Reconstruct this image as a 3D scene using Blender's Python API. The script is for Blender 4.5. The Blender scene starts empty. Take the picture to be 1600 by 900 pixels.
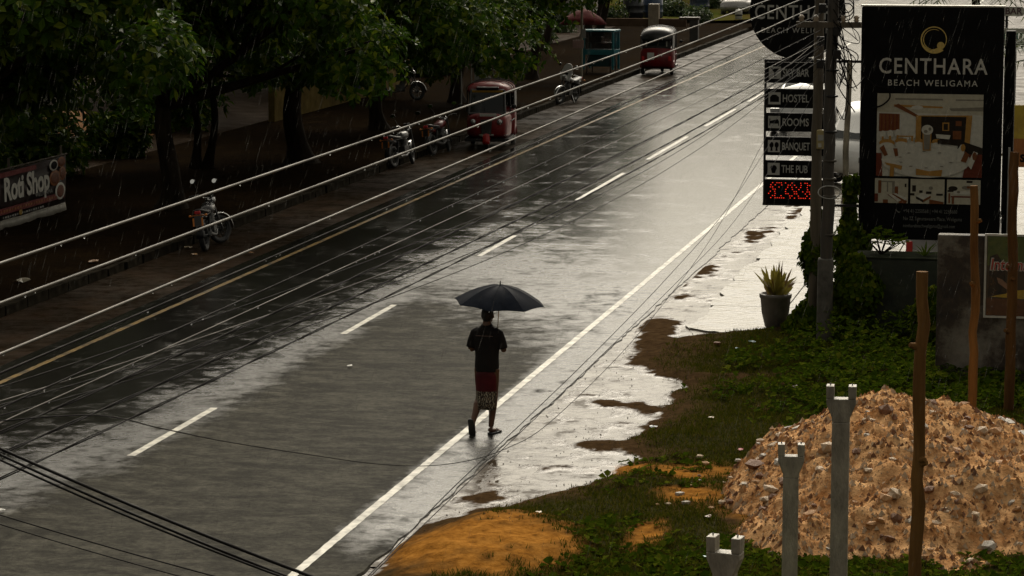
import bpy, bmesh, math, random
import numpy as np
from mathutils import Vector, Matrix, Euler
R = math.radians
random.seed(7); rng = np.random.default_rng(11)
scene = bpy.context.scene
col = scene.collection

# ------------------------------------------------------------------ camera, sky, sun, exposure
# world axes: +Y runs along the road away from the viewer, +X to the right across it, metres
cam_data = bpy.data.cameras.new('camera'); cam = bpy.data.objects.new('camera', cam_data); col.objects.link(cam)
cam_data.lens = 99.0; cam_data.sensor_width = 36.0; cam_data.clip_start = 0.1; cam_data.clip_end = 3000
cam.location = (0, 0, 7.0)
cam.rotation_euler = Euler((R(90 - 7.982), 0, R(11.909)), 'XYZ')
scene.camera = cam

SUN_EL, SUN_AZ = 42.0, -6.0            # degrees; azimuth measured from +Y towards +X
world = bpy.data.worlds.new('World'); scene.world = world; world.use_nodes = True
wn, wl = world.node_tree.nodes, world.node_tree.links
bg = wn['Background']
sky = wn.new('ShaderNodeTexSky'); sky.sky_type = 'NISHITA'; sky.sun_disc = False
sky.sun_elevation = R(SUN_EL); sky.sun_rotation = R(SUN_AZ)
sky.altitude = 0; sky.air_density = 1.0; sky.dust_density = 8.0; sky.ozone_density = 1.0
hs = wn.new('ShaderNodeHueSaturation'); hs.inputs['Saturation'].default_value = 0.12
wl.new(sky.outputs[0], hs.inputs['Color'])
tint = wn.new('ShaderNodeMix'); tint.data_type = 'RGBA'; tint.blend_type = 'MULTIPLY'; tint.inputs[0].default_value = 1
wl.new(hs.outputs[0], tint.inputs[6]); tint.inputs[7].default_value = (1.0, 0.925, 0.77, 1)
wl.new(tint.outputs[2], bg.inputs['Color']); bg.inputs['Strength'].default_value = 0.15

sd = bpy.data.lights.new('sun', 'SUN'); sun = bpy.data.objects.new('sun', sd); col.objects.link(sun)
sd.energy = 1.5; sd.angle = R(50); sd.color = (1.0, 0.94, 0.84)
sdir = Vector((math.sin(R(SUN_AZ)) * math.cos(R(SUN_EL)), math.cos(R(SUN_AZ)) * math.cos(R(SUN_EL)), math.sin(R(SUN_EL))))
sun.rotation_euler = sdir.to_track_quat('Z', 'Y').to_euler()
sun.location = (0, 60, 60)

vs = scene.view_settings
vs.view_transform = 'Standard'; vs.look = 'None'; vs.gamma = 1.0; vs.use_curve_mapping = False
vs.exposure = -0.28
scene.render.engine = 'CYCLES'
scene.cycles.max_bounces = 6; scene.cycles.diffuse_bounces = 2; scene.cycles.glossy_bounces = 3
scene.cycles.transmission_bounces = 4; scene.cycles.transparent_max_bounces = 12
scene.cycles.caustics_reflective = False; scene.cycles.caustics_refractive = False
scene.cycles.use_denoising = True

# ------------------------------------------------------------------ helpers
def tag(o, label=None, cat=None, group=None, kind=None):
    if label: o['label'] = label
    if cat: o['category'] = cat
    if group: o['group'] = group
    if kind: o['kind'] = kind
    return o

def thing(name, label, cat, loc=(0, 0, 0), rz=0.0, group=None):
    o = bpy.data.objects.new(name, None); col.objects.link(o)
    o.empty_display_size = 0.2
    o.location = loc; o.rotation_euler = (0, 0, rz)
    return tag(o, label, cat, group)

def copy_tree(o, parent=None):
    c = o.copy(); col.objects.link(c)
    if parent is not None: c.parent = parent
    for ch in list(o.children): copy_tree(ch, c)
    return c

def link_mesh(name, me, parent=None, mat=None):
    o = bpy.data.objects.new(name, me); col.objects.link(o)
    if mat is not None and not me.materials: me.materials.append(mat)
    if parent is not None: o.parent = parent
    return o

class MB:
    """collects boxes, tubes, lathes, prisms ... and links them as one mesh object"""
    def __init__(s): s.v = []; s.f = []; s.m = []; s.sm = []
    def add(s, verts, faces, mi=0, smooth=False):
        n = len(s.v); s.v += [tuple(p) for p in verts]
        for f in faces: s.f.append(tuple(i + n for i in f)); s.m.append(mi); s.sm.append(smooth)
        return s
    def box(s, c, d, rot=None, mi=0):
        hx, hy, hz = d[0] / 2, d[1] / 2, d[2] / 2
        vs_ = [Vector((x, y, z)) for x in (-hx, hx) for y in (-hy, hy) for z in (-hz, hz)]
        if rot is not None: vs_ = [rot @ p for p in vs_]
        c = Vector(c)
        s.add([p + c for p in vs_], [(0, 1, 3, 2), (4, 6, 7, 5), (0, 4, 5, 1), (2, 3, 7, 6), (0, 2, 6, 4), (1, 5, 7, 3)], mi); return s
    def tube(s, pts, rad, n=8, mi=0, smooth=True, caps=True, flat=1.0):
        pts = [Vector(p) for p in pts]
        if not hasattr(rad, '__len__'): rad = [rad] * len(pts)
        ref = None; rings = []
        for i, p in enumerate(pts):
            t = (pts[min(i + 1, len(pts) - 1)] - pts[max(i - 1, 0)]).normalized()
            if ref is None:
                a = Vector((0, 0, 1)) if abs(t.z) < 0.9 else Vector((1, 0, 0))
                ref = t.cross(a).normalized()
            else:
                ref = (ref - t * ref.dot(t)).normalized()
            b = t.cross(ref)
            rings.append([p + (ref * math.cos(2 * math.pi * k / n) + b * math.sin(2 * math.pi * k / n) * flat) * rad[i] for k in range(n)])
        vs_ = [q for r_ in rings for q in r_]; fs = []
        for i in range(len(pts) - 1):
            for k in range(n):
                fs.append((i * n + k, i * n + (k + 1) % n, (i + 1) * n + (k + 1) % n, (i + 1) * n + k))
        s.add(vs_, fs, mi, smooth)
        if caps:
            s.add(rings[0], [tuple(range(n))[::-1]], mi); s.add(rings[-1], [tuple(range(n))], mi)
        return s
    def loft(s, rings, mi=0, smooth=True, caps=True):
        n = len(rings[0]); vs_ = [q for r_ in rings for q in r_]; fs = []
        for i in range(len(rings) - 1):
            for k in range(n):
                fs.append((i * n + k, i * n + (k + 1) % n, (i + 1) * n + (k + 1) % n, (i + 1) * n + k))
        if caps: fs.append(tuple(range(n))[::-1]); fs.append(tuple((len(rings) - 1) * n + k for k in range(n)))
        s.add(vs_, fs, mi, smooth); return s
    def lathe(s, prof, c=(0, 0, 0), n=24, mi=0, axis='Z', smooth=True):
        rings = []
        for r_, h in prof:
            ring = []
            for k in range(n):
                a = 2 * math.pi * k / n; x, y = r_ * math.cos(a), r_ * math.sin(a)
                p = (x, y, h) if axis == 'Z' else ((h, x, y) if axis == 'X' else (x, h, y))
                ring.append((p[0] + c[0], p[1] + c[1], p[2] + c[2]))
            rings.append(ring)
        s.loft(rings, mi, smooth, caps=True); return s
    def prism(s, pts, a, b, plane='XZ', mi=0):
        """2-D outline extruded from a to b along the remaining axis"""
        def P(u, w, t):
            return {'XZ': (u, t, w), 'YZ': (t, u, w), 'XY': (u, w, t)}[plane]
        n = len(pts)
        vs_ = [P(u, w, a) for u, w in pts] + [P(u, w, b) for u, w in pts]
        fs = [tuple(range(n))[::-1], tuple(range(n, 2 * n))] + [(k, (k + 1) % n, n + (k + 1) % n, n + k) for k in range(n)]
        s.add(vs_, fs, mi); return s
    def ell(s, c, r, n=12, m=8, mi=0):
        rings = []
        for i in range(m + 1):
            t = math.pi * i / m; z = -math.cos(t); q = max(math.sin(t), 0.02)
            rings.append([(c[0] + r[0] * q * math.cos(2 * math.pi * k / n), c[1] + r[1] * q * math.sin(2 * math.pi * k / n), c[2] + r[2] * z) for k in range(n)])
        s.loft(rings, mi, True); return s
    def quad(s, a, b, c, d, mi=0): s.add([a, b, c, d], [(0, 1, 2, 3)], mi); return s
    def xform(s, M):
        s.v = [tuple(M @ Vector(p)) for p in s.v]; return s
    def mesh(s, name, mats):
        me = bpy.data.meshes.new(name); me.from_pydata(s.v, [], s.f)
        for m_ in (mats if isinstance(mats, (list, tuple)) else [mats]): me.materials.append(m_)
        me.polygons.foreach_set('material_index', s.m); me.polygons.foreach_set('use_smooth', s.sm)
        bm = bmesh.new(); bm.from_mesh(me); bmesh.ops.recalc_face_normals(bm, faces=bm.faces); bm.to_mesh(me); bm.free()
        me.update(); return me
    def build(s, name, mats, parent=None, bevel=0.0, loc=None):
        o = link_mesh(name, s.mesh(name, mats), parent)
        if bevel:
            b = o.modifiers.new('bevel', 'BEVEL'); b.width = bevel; b.segments = 2; b.limit_method = 'ANGLE'; b.angle_limit = R(40)
        if loc is not None: o.location = loc
        return o

def np_mesh(name, verts, faces, mats, parent=None, smooth=False, mi=None):
    """verts (N,3) and equal-sized faces (M,k) straight from numpy"""
    me = bpy.data.meshes.new(name); k = faces.shape[1]
    me.vertices.add(len(verts)); me.vertices.foreach_set('co', np.asarray(verts, np.float32).ravel())
    me.loops.add(faces.size); me.loops.foreach_set('vertex_index', faces.astype(np.int32).ravel())
    me.polygons.add(len(faces)); me.polygons.foreach_set('loop_start', np.arange(0, faces.size, k, dtype=np.int32))
    me.polygons.foreach_set('loop_total', np.full(len(faces), k, np.int32))
    for m_ in (mats if isinstance(mats, (list, tuple)) else [mats]): me.materials.append(m_)
    if mi is not None: me.polygons.foreach_set('material_index', mi.astype(np.int32))
    me.polygons.foreach_set('use_smooth', np.full(len(faces), smooth, bool))
    me.update(calc_edges=True); me.validate()
    return link_mesh(name, me, parent)

def vnoise(x, y, seed=0):
    """smooth 2-D value noise in 0..1"""
    r_ = np.random.default_rng(seed); T = r_.random((256, 256))
    xi = np.floor(x).astype(int); yi = np.floor(y).astype(int); fx = x - xi; fy = y - yi
    fx = fx * fx * (3 - 2 * fx); fy = fy * fy * (3 - 2 * fy)
    a = T[xi % 256, yi % 256]; b = T[(xi + 1) % 256, yi % 256]; c = T[xi % 256, (yi + 1) % 256]; d = T[(xi + 1) % 256, (yi + 1) % 256]
    return (a * (1 - fx) + b * fx) * (1 - fy) + (c * (1 - fx) + d * fx) * fy
def fbm(x, y, seed=0, oct=4):
    s_ = 0; a = 0.5; t = 0
    for o_ in range(oct):
        s_ = s_ + a * vnoise(x * 2 ** o_ + 17.3 * o_, y * 2 ** o_ + 5.1 * o_, seed + o_); t += a; a *= 0.5
    return s_ / t
def sstep(a, b, x):
    t = np.clip((x - a) / (b - a), 0, 1); return t * t * (3 - 2 * t)

# ------------------------------------------------------------------ materials
def mat_base(name):
    m = bpy.data.materials.new(name); m.use_nodes = True
    nt = m.node_tree; return m, nt.nodes, nt.links, nt.nodes['Principled BSDF']

def ramp(nodes, stops):
    r_ = nodes.new('ShaderNodeValToRGB'); e = r_.color_ramp.elements
    while len(e) < len(stops): e.new(0.5)
    for k, (p, c) in enumerate(stops):
        e[k].position = p; e[k].color = (*c, 1) if len(c) == 3 else c
    return r_

def pmat(name, c1, c2=None, rough=0.5, scale=8.0, metal=0.0, spec=0.5, bump=0.0, bscale=None, rvar=0.15, coat=0.0, detail=5, stretch=None):
    """base colour that drifts between c1 and c2 with noise, roughness that drifts too, optional fine relief"""
    m, n, l, b = mat_base(name)
    if c2 is None: c2 = tuple(x * 0.72 for x in c1)
    tc = n.new('ShaderNodeTexCoord'); mp = n.new('ShaderNodeMapping'); l.new(tc.outputs['Object'], mp.inputs['Vector'])
    if stretch: mp.inputs['Scale'].default_value = stretch
    nz = n.new('ShaderNodeTexNoise'); nz.inputs['Scale'].default_value = scale; nz.inputs['Detail'].default_value = detail; nz.inputs['Roughness'].default_value = 0.62
    l.new(mp.outputs[0], nz.inputs['Vector'])
    rp = ramp(n, [(0.34, c1), (0.66, c2)]); l.new(nz.outputs['Fac'], rp.inputs[0]); l.new(rp.outputs[0], b.inputs['Base Color'])
    mr = n.new('ShaderNodeMapRange'); mr.inputs['From Min'].default_value = 0.3; mr.inputs['From Max'].default_value = 0.7
    mr.inputs['To Min'].default_value = max(rough - rvar, 0.03); mr.inputs['To Max'].default_value = min(rough + rvar, 1)
    l.new(nz.outputs['Fac'], mr.inputs['Value']); l.new(mr.outputs[0], b.inputs['Roughness'])
    b.inputs['Metallic'].default_value = metal; b.inputs['Specular IOR Level'].default_value = spec; b.inputs['Coat Weight'].default_value = coat
    b.inputs['Coat Roughness'].default_value = 0.08
    if bump:
        n2 = n.new('ShaderNodeTexNoise'); n2.inputs['Scale'].default_value = bscale or scale * 4; n2.inputs['Detail'].default_value = 6
        l.new(mp.outputs[0], n2.inputs['Vector'])
        bp = n.new('ShaderNodeBump'); bp.inputs['Strength'].default_value = bump; bp.inputs['Distance'].default_value = 0.02
        l.new(n2.outputs['Fac'], bp.inputs['Height']); l.new(bp.outputs[0], b.inputs['Normal'])
    return m

def emat(name, c, strength):
    m, n, l, b = mat_base(name)
    b.inputs['Base Color'].default_value = (*c, 1); b.inputs['Emission Color'].default_value = (*c, 1); b.inputs['Emission Strength'].default_value = strength
    return m

def glass_mat(name, tint_=(0.02, 0.025, 0.025), rough=0.03, alpha=0.85):
    """dark wet glazing: a glossy sheet that lets a little through"""
    m, n, l, b = mat_base(name)
    b.inputs['Base Color'].default_value = (*tint_, 1); b.inputs['Roughness'].default_value = rough; b.inputs['Alpha'].default_value = alpha
    b.inputs['Specular IOR Level'].default_value = 0.3
    return m

M = {}
# --- wet asphalt: open-textured where it drains, under a smooth film of water where it floods (attribute 'film', broken up by noise)
def asphalt(name, dry1, dry2, film_c, spec_dry, spec_film, rough_film=0.10, attr=True, mud=None, film_const=0.5):
    m, n, l, b = mat_base(name)
    tc = n.new('ShaderNodeTexCoord')
    def noise(sc, det, ro, st=(1, 1, 1), dist=0.0):
        mp = n.new('ShaderNodeMapping'); mp.inputs['Scale'].default_value = st; l.new(tc.outputs['Object'], mp.inputs['Vector'])
        z = n.new('ShaderNodeTexNoise'); z.inputs['Scale'].default_value = sc; z.inputs['Detail'].default_value = det; z.inputs['Roughness'].default_value = ro; z.inputs['Distortion'].default_value = dist
        l.new(mp.outputs[0], z.inputs['Vector']); return z
    def mth(op, a_, b_=None, c_=None):
        q = n.new('ShaderNodeMath'); q.operation = op
        for k_, v_ in enumerate((a_, b_, c_)):
            if v_ is None: continue
            if isinstance(v_, (int, float)): q.inputs[k_].default_value = v_
            else: l.new(v_, q.inputs[k_])
        return q.outputs[0]
    def mixc(f_, a_, b_):
        q = n.new('ShaderNodeMix'); q.data_type = 'RGBA'; l.new(f_, q.inputs[0])
        for k_, v_ in ((6, a_), (7, b_)):
            if isinstance(v_, tuple): q.inputs[k_].default_value = (*v_, 1)
            else: l.new(v_, q.inputs[k_])
        return q.outputs[2]
    big = noise(0.9, 6, 0.6, dist=0.3); med = noise(3.4, 9, 0.72, dist=0.3); fine = noise(55, 4, 0.6); grain = noise(13, 6, 0.8)
    if attr:
        at = n.new('ShaderNodeAttribute'); at.attribute_name = 'film'; f0 = at.outputs['Fac']
    else:
        v = n.new('ShaderNodeValue'); v.outputs[0].default_value = film_const; f0 = v.outputs[0]
    amp = mth('MINIMUM', mth('MULTIPLY_ADD', f0, 1.6, 0.05), 1.0); nz_ = mth('ADD', mth('MULTIPLY_ADD', big.outputs['Fac'], 1.2, -0.6), mth('MULTIPLY_ADD', med.outputs['Fac'], 1.8, -0.9)); f = mth('MULTIPLY_ADD', nz_, amp, f0)
    mr = n.new('ShaderNodeMapRange'); mr.interpolation_type = 'SMOOTHSTEP'; mr.inputs['From Min'].default_value = 0.12; mr.inputs['From Max'].default_value = 0.88; l.new(f, mr.inputs['Value']); film = mr.outputs[0]
    dry = ramp(n, [(0.38, dry1), (0.60, dry2)]); l.new(mth('MULTIPLY_ADD', med.outputs['Fac'], 0.55, mth('MULTIPLY', grain.outputs['Fac'], 0.45)), dry.inputs[0]); base = dry.outputs[0]
    if mud:
        mr0 = ramp(n, [(0.44, (0, 0, 0)), (0.60, (1, 1, 1))]); l.new(big.outputs['Fac'], mr0.inputs[0]); base = mixc(mr0.outputs[0], base, mud)
    nd = noise(1.5, 10, 0.76, st=(0.7, 1.5, 1), dist=0.6); md = n.new('ShaderNodeMapRange'); md.interpolation_type = 'SMOOTHSTEP'; md.inputs['From Min'].default_value = 0.45; md.inputs['From Max'].default_value = 0.64
    l.new(mth('MULTIPLY_ADD', f0, 0.55, nd.outputs['Fac']), md.inputs['Value']); base = mixc(mth('MULTIPLY', md.outputs[0], 0.60), base, film_c)
    base = mixc(film, base, film_c); l.new(base, b.inputs['Base Color'])
    rr = mth('MULTIPLY_ADD', film, rough_film - 0.40, 0.40); rr = mth('ADD', rr, mth('MULTIPLY_ADD', med.outputs['Fac'], 0.16, -0.08)); l.new(rr, b.inputs['Roughness'])
    l.new(mth('MULTIPLY_ADD', film, spec_film - spec_dry, spec_dry), b.inputs['Specular IOR Level'])
    bp = n.new('ShaderNodeBump'); bp.inputs['Distance'].default_value = 0.010
    l.new(mth('MULTIPLY_ADD', film, -0.62, 0.85), bp.inputs['Strength'])
    l.new(mth('MULTIPLY_ADD', fine.outputs['Fac'], 0.3, grain.outputs['Fac']), bp.inputs['Height']); l.new(bp.outputs[0], b.inputs['Normal'])
    return m
M['asphalt'] = asphalt('wet_asphalt', (0.020, 0.019, 0.0155), (0.092, 0.087, 0.070), (0.012, 0.0115, 0.010), 0.004, 0.58)
M['shoulder'] = asphalt('muddy_asphalt', (0.020, 0.014, 0.009), (0.036, 0.025, 0.014), (0.014, 0.010, 0.007), 0.0005, 0.22, 0.2, attr=False, mud=(0.052, 0.028, 0.012), film_const=0.24)
M['paint_white'] = pmat('road_paint_white', (0.56, 0.53, 0.44), (0.20, 0.19, 0.155), 0.45, 5, detail=10, spec=0.4, bump=0.1)
M['paint_yellow'] = pmat('road_paint_yellow', (0.24, 0.155, 0.045), (0.03, 0.024, 0.014), 0.5, 2.4, spec=0.1, detail=9)
M['concrete_wet'] = pmat('wet_concrete', (0.24, 0.22, 0.18), (0.07, 0.062, 0.05), 0.25, 2.6, spec=0.38, bump=0.5, bscale=7, rvar=0.2, stretch=(1, 1.0, 1), detail=9)
M['concrete'] = pmat('cast_concrete', (0.40, 0.36, 0.28), (0.17, 0.15, 0.115), 0.42, 7, bump=0.5, bscale=60, stretch=(1, 1, 0.35), detail=9)
M['kerb'] = pmat('kerb_concrete', (0.036, 0.030, 0.021), (0.012, 0.010, 0.007), 0.8, 4, spec=0.01, bump=0.3)
M['water'] = None
def water_mat():
    m, n, l, b = mat_base('rain_puddle')
    b.inputs['Base Color'].default_value = (0.06, 0.045, 0.03, 1); b.inputs['Specular IOR Level'].default_value = 0.5
    b.inputs['IOR'].default_value = 1.45
    tc = n.new('ShaderNodeTexCoord'); nz = n.new('ShaderNodeTexNoise'); nz.inputs['Scale'].default_value = 9; nz.inputs['Detail'].default_value = 3
    l.new(tc.outputs['Object'], nz.inputs['Vector'])
    n3 = n.new('ShaderNodeTexNoise'); n3.inputs['Scale'].default_value = 1.8; n3.inputs['Detail'].default_value = 9; n3.inputs['Roughness'].default_value = 0.72; l.new(tc.outputs['Object'], n3.inputs['Vector'])
    rr_ = ramp(n, [(0.40, (0.04,) * 3), (0.62, (0.42,) * 3)]); l.new(n3.outputs['Fac'], rr_.inputs[0]); l.new(rr_.outputs[0], b.inputs['Roughness'])
    rs_ = ramp(n, [(0.42, (0.5,) * 3), (0.60, (0.04,) * 3)]); l.new(n3.outputs['Fac'], rs_.inputs[0]); l.new(rs_.outputs[0], b.inputs['Specular IOR Level'])
    bp = n.new('ShaderNodeBump'); bp.inputs['Strength'].default_value = 0.5; bp.inputs['Distance'].default_value = 0.006
    l.new(nz.outputs['Fac'], bp.inputs['Height']); l.new(bp.outputs[0], b.inputs['Normal'])
    return m
M['water'] = water_mat()
def verge_mat():
    """soil whose kind is stored per point: R orange sand, G grassy loam, rest brown mud"""
    m, n, l, b = mat_base('verge_soil')
    at = n.new('ShaderNodeAttribute'); at.attribute_name = 'soil'
    sp = n.new('ShaderNodeSeparateColor'); l.new(at.outputs['Color'], sp.inputs[0])
    tc = n.new('ShaderNodeTexCoord'); nz = n.new('ShaderNodeTexNoise'); nz.inputs['Scale'].default_value = 7; nz.inputs['Detail'].default_value = 8; nz.inputs['Roughness'].default_value = 0.7
    l.new(tc.outputs['Object'], nz.inputs['Vector'])
    mud = ramp(n, [(0.3, (0.026, 0.015, 0.007)), (0.7, (0.075, 0.045, 0.021))]); l.new(nz.outputs['Fac'], mud.inputs[0])
    snd = ramp(n, [(0.30, (0.085, 0.034, 0.008)), (0.46, (0.25, 0.105, 0.018)), (0.70, (0.42, 0.19, 0.038))]); l.new(nz.outputs['Fac'], snd.inputs[0])
    grs = ramp(n, [(0.3, (0.016, 0.016, 0.006)), (0.7, (0.040, 0.036, 0.013))]); l.new(nz.outputs['Fac'], grs.inputs[0])
    m1 = n.new('ShaderNodeMix'); m1.data_type = 'RGBA'; l.new(sp.outputs[1], m1.inputs[0]); l.new(mud.outputs[0], m1.inputs[6]); l.new(grs.outputs[0], m1.inputs[7])
    m2 = n.new('ShaderNodeMix'); m2.data_type = 'RGBA'; l.new(sp.outputs[0], m2.inputs[0]); l.new(m1.outputs[2], m2.inputs[6]); l.new(snd.outputs[0], m2.inputs[7])
    l.new(m2.outputs[2], b.inputs['Base Color'])
    wf = n.new('ShaderNodeMath'); wf.operation = 'MULTIPLY_ADD'; l.new(nz.outputs['Fac'], wf.inputs[0]); wf.inputs[1].default_value = 1.6; wf.inputs[2].default_value = -0.80
    wa = n.new('ShaderNodeMath'); wa.operation = 'ADD'; l.new(sp.outputs[2], wa.inputs[0]); l.new(wf.outputs[0], wa.inputs[1])
    wm = n.new('ShaderNodeMapRange'); wm.inputs['From Min'].default_value = 0.35; wm.inputs['From Max'].default_value = 0.95; l.new(wa.outputs[0], wm.inputs['Value'])
    wr = n.new('ShaderNodeMapRange'); wr.inputs['To Min'].default_value = 0.8; wr.inputs['To Max'].default_value = 0.16; l.new(wm.outputs[0], wr.inputs['Value']); l.new(wr.outputs[0], b.inputs['Roughness'])
    wsp = n.new('ShaderNodeMapRange'); wsp.inputs['To Min'].default_value = 0.0005; wsp.inputs['To Max'].default_value = 0.40; l.new(wm.outputs[0], wsp.inputs['Value']); l.new(wsp.outputs[0], b.inputs['Specular IOR Level'])
    n2 = n.new('ShaderNodeTexNoise'); n2.inputs['Scale'].default_value = 30; n2.inputs['Detail'].default_value = 6; l.new(tc.outputs['Object'], n2.inputs['Vector'])
    bp = n.new('ShaderNodeBump'); bp.inputs['Strength'].default_value = 0.6; bp.inputs['Distance'].default_value = 0.02
    l.new(n2.outputs['Fac'], bp.inputs['Height']); l.new(bp.outputs[0], b.inputs['Normal'])
    return m
M['verge'] = verge_mat()
def leaf_mat(name, c1, c2, c3, rough=0.38, trans=0.3, spec=0.4):
    m, n, l, b = mat_base(name)
    gi = n.new('ShaderNodeNewGeometry')
    rp = ramp(n, [(0.0, c1), (0.7, c2), (1.0, c3)]); l.new(gi.outputs['Random Per Island'], rp.inputs[0])
    l.new(rp.outputs[0], b.inputs['Base Color']); b.inputs['Roughness'].default_value = rough; b.inputs['Specular IOR Level'].default_value = spec
    tr = n.new('ShaderNodeBsdfTranslucent'); l.new(rp.outputs[0], tr.inputs['Color'])
    mx = n.new('ShaderNodeMixShader'); mx.inputs[0].default_value = trans
    l.new(b.outputs[0], mx.inputs[1]); l.new(tr.outputs[0], mx.inputs[2]); l.new(mx.outputs[0], n['Material Output'].inputs['Surface'])
    return m
M['leaf'] = leaf_mat('almond_leaf', (0.014, 0.034, 0.003), (0.042, 0.088, 0.006), (0.14, 0.17, 0.014), spec=0.06)
M['leaf_far'] = leaf_mat('far_leaf', (0.025, 0.050, 0.012), (0.05, 0.085, 0.02), (0.09, 0.11, 0.02), rough=0.5)
M['weed'] = leaf_mat('weed_leaf', (0.024, 0.044, 0.003), (0.055, 0.086, 0.005), (0.11, 0.125, 0.012), rough=0.8, spec=0.0)
M['grass'] = leaf_mat('grass_blade', (0.036, 0.046, 0.004), (0.066, 0.070, 0.006), (0.11, 0.085, 0.016), rough=0.9, spec=0.0)
M['bark'] = pmat('bark', (0.030, 0.022, 0.014), (0.011, 0.008, 0.006), 0.8, 6, spec=0.04, bump=0.9, bscale=25, stretch=(1, 1, 0.25))
M['wood_pole'] = pmat('peeled_wood', (0.20, 0.105, 0.036), (0.085, 0.042, 0.016), 0.7, 7, spec=0.02, bump=0.4, bscale=40, stretch=(1, 1, 0.12))
M['wood_utility'] = pmat('weathered_pole_wood', (0.105, 0.082, 0.05), (0.045, 0.036, 0.024), 0.6, 8, bump=0.4, bscale=50, stretch=(1, 1, 0.08))
M['black_metal'] = pmat('black_painted_steel', (0.012, 0.012, 0.012), (0.006, 0.006, 0.006), 0.45, 5, spec=0.3)
M['black_board'] = pmat('black_sign_face', (0.0035, 0.0035, 0.0035), (0.002, 0.002, 0.002), 0.55, 3, spec=0.10)
M['sign_white'] = pmat('sign_lettering_grey', (0.46, 0.45, 0.40), (0.36, 0.35, 0.31), 0.5, 20)
M['sign_grey'] = pmat('sign_icon_grey', (0.36, 0.36, 0.34), (0.29, 0.29, 0.27), 0.5, 10)
M['sign_gold'] = pmat('sign_gold', (0.55, 0.40, 0.11), (0.42, 0.30, 0.08), 0.4, 20)
M['rubber'] = pmat('rubber', (0.012, 0.012, 0.012), (0.02, 0.019, 0.018), 0.6, 20)
M['chrome'] = pmat('chrome', (0.62, 0.62, 0.62), (0.5, 0.5, 0.5), 0.15, 10, metal=1.0, rvar=0.08)
M['mirror'] = pmat('mirror_glass', (0.85, 0.87, 0.88), (0.8, 0.82, 0.83), 0.04, 3, metal=1.0, rvar=0.01)
M['glass'] = glass_mat('dark_glass', (0.012, 0.016, 0.016), 0.06, 0.95)
M['cable'] = pmat('black_cable', (0.006, 0.0055, 0.005), (0.011, 0.010, 0.009), 0.65, 3, spec=0.05)
M['wire'] = pmat('weathered_aluminium_wire', (0.10, 0.088, 0.068), (0.045, 0.04, 0.03), 0.55, 1.2, metal=0.2, spec=0.3)
M['red_paint'] = pmat('dark_red_paint', (0.20, 0.012, 0.012), (0.10, 0.007, 0.008), 0.38, 4, spec=0.3, coat=0.12)
M['black_vinyl'] = pmat('black_vinyl', (0.014, 0.014, 0.015), (0.025, 0.024, 0.024), 0.4, 6, bump=0.2)
M['orange_plate'] = pmat('orange_plate', (0.62, 0.20, 0.02), (0.5, 0.15, 0.015), 0.5, 30)
M['white_plate'] = pmat('white_plate', (0.62, 0.62, 0.58), (0.5, 0.5, 0.46), 0.45, 30)
M['teal'] = pmat('teal_paint', (0.020, 0.18, 0.21), (0.012, 0.11, 0.14), 0.4, 4)
M['white_car'] = pmat('white_car_paint', (0.72, 0.72, 0.70), (0.62, 0.62, 0.60), 0.2, 2, coat=0.5)
M['silver_car'] = pmat('silver_car_paint', (0.34, 0.33, 0.31), (0.26, 0.25, 0.24), 0.3, 2, metal=0.6, coat=0.5)
M['lamp_red'] = emat('tail_lamp_red', (0.35, 0.012, 0.012), 0.05)
M['lamp_clear'] = pmat('headlamp_glass', (0.5, 0.5, 0.5), (0.35, 0.35, 0.35), 0.12, 10, metal=0.7)
M['soil_brown'] = pmat('brown_ground', (0.055, 0.036, 0.02), (0.03, 0.02, 0.012), 0.6, 1.5, spec=0.2, bump=0.5)
M['sand'] = pmat('shade_toned_beach_sand', (0.040, 0.024, 0.012), (0.022, 0.014, 0.008), 0.8, 0.9, spec=0.03, bump=0.6, bscale=9)  # tree shade is put into this colour; the sand itself is orange
# ------------------------------------------------------------------ the ground, road, pavement
def sheet(name, x0, x1, y0, y1, z, mat, nx=1, ny=1, parent=None):
    xs = np.linspace(x0, x1, nx + 1); ys = np.linspace(y0, y1, ny + 1)
    X, Y = np.meshgrid(xs, ys); V = np.stack([X.ravel(), Y.ravel(), np.full(X.size, z)], 1)
    i = np.arange((nx + 1) * (ny + 1)).reshape(ny + 1, nx + 1)
    Fc = np.stack([i[:-1, :-1].ravel(), i[:-1, 1:].ravel(), i[1:, 1:].ravel(), i[1:, :-1].ravel()], 1)
    o = np_mesh(name, V, Fc, mat, parent); return o

tag(sheet('ground', -600, 600, -300, 900, -0.12, M['soil_brown']), kind='structure')

# carriageway with a ragged right-hand edge
ys = np.arange(2, 330, 0.25)
edge = -7.42 + 0.10 * (fbm(ys * 0.9, ys * 0 + 3.3, 5) - 0.5) + 0.05 * (vnoise(ys * 4, ys * 0 + 1.1, 9) - 0.5)
NXr = 30; tt = np.linspace(0, 1, NXr)
Xr = -16.05 + (edge[:, None] + 16.05) * tt[None, :]; Yr = np.repeat(ys[:, None], NXr, 1); Zr = np.zeros_like(Xr)
Xr = np.concatenate([Xr, (edge + 0.06)[:, None]], 1); Yr = np.concatenate([Yr, ys[:, None]], 1); Zr = np.concatenate([Zr, np.full((len(ys), 1), -0.11)], 1)
V = np.stack([Xr.ravel(), Yr.ravel(), Zr.ravel()], 1); i = np.arange(Xr.size).reshape(Xr.shape)
Fc = np.stack([i[:-1, :-1].ravel(), i[:-1, 1:].ravel(), i[1:, 1:].ravel(), i[1:, :-1].ravel()], 1)
road = tag(np_mesh('road', V, Fc, M['asphalt']), kind='structure')
film = np.maximum(sstep(-10.8, -13.6, Xr) * .80 * (.35 + .65 * sstep(27, 37, Yr)), sstep(36, 60, Yr + 1.6 * (Xr + 9)) * .82)
film = np.maximum(film, .55 * sstep(-8.5, -7.7, Xr) * sstep(27, 31, Yr))
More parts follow.
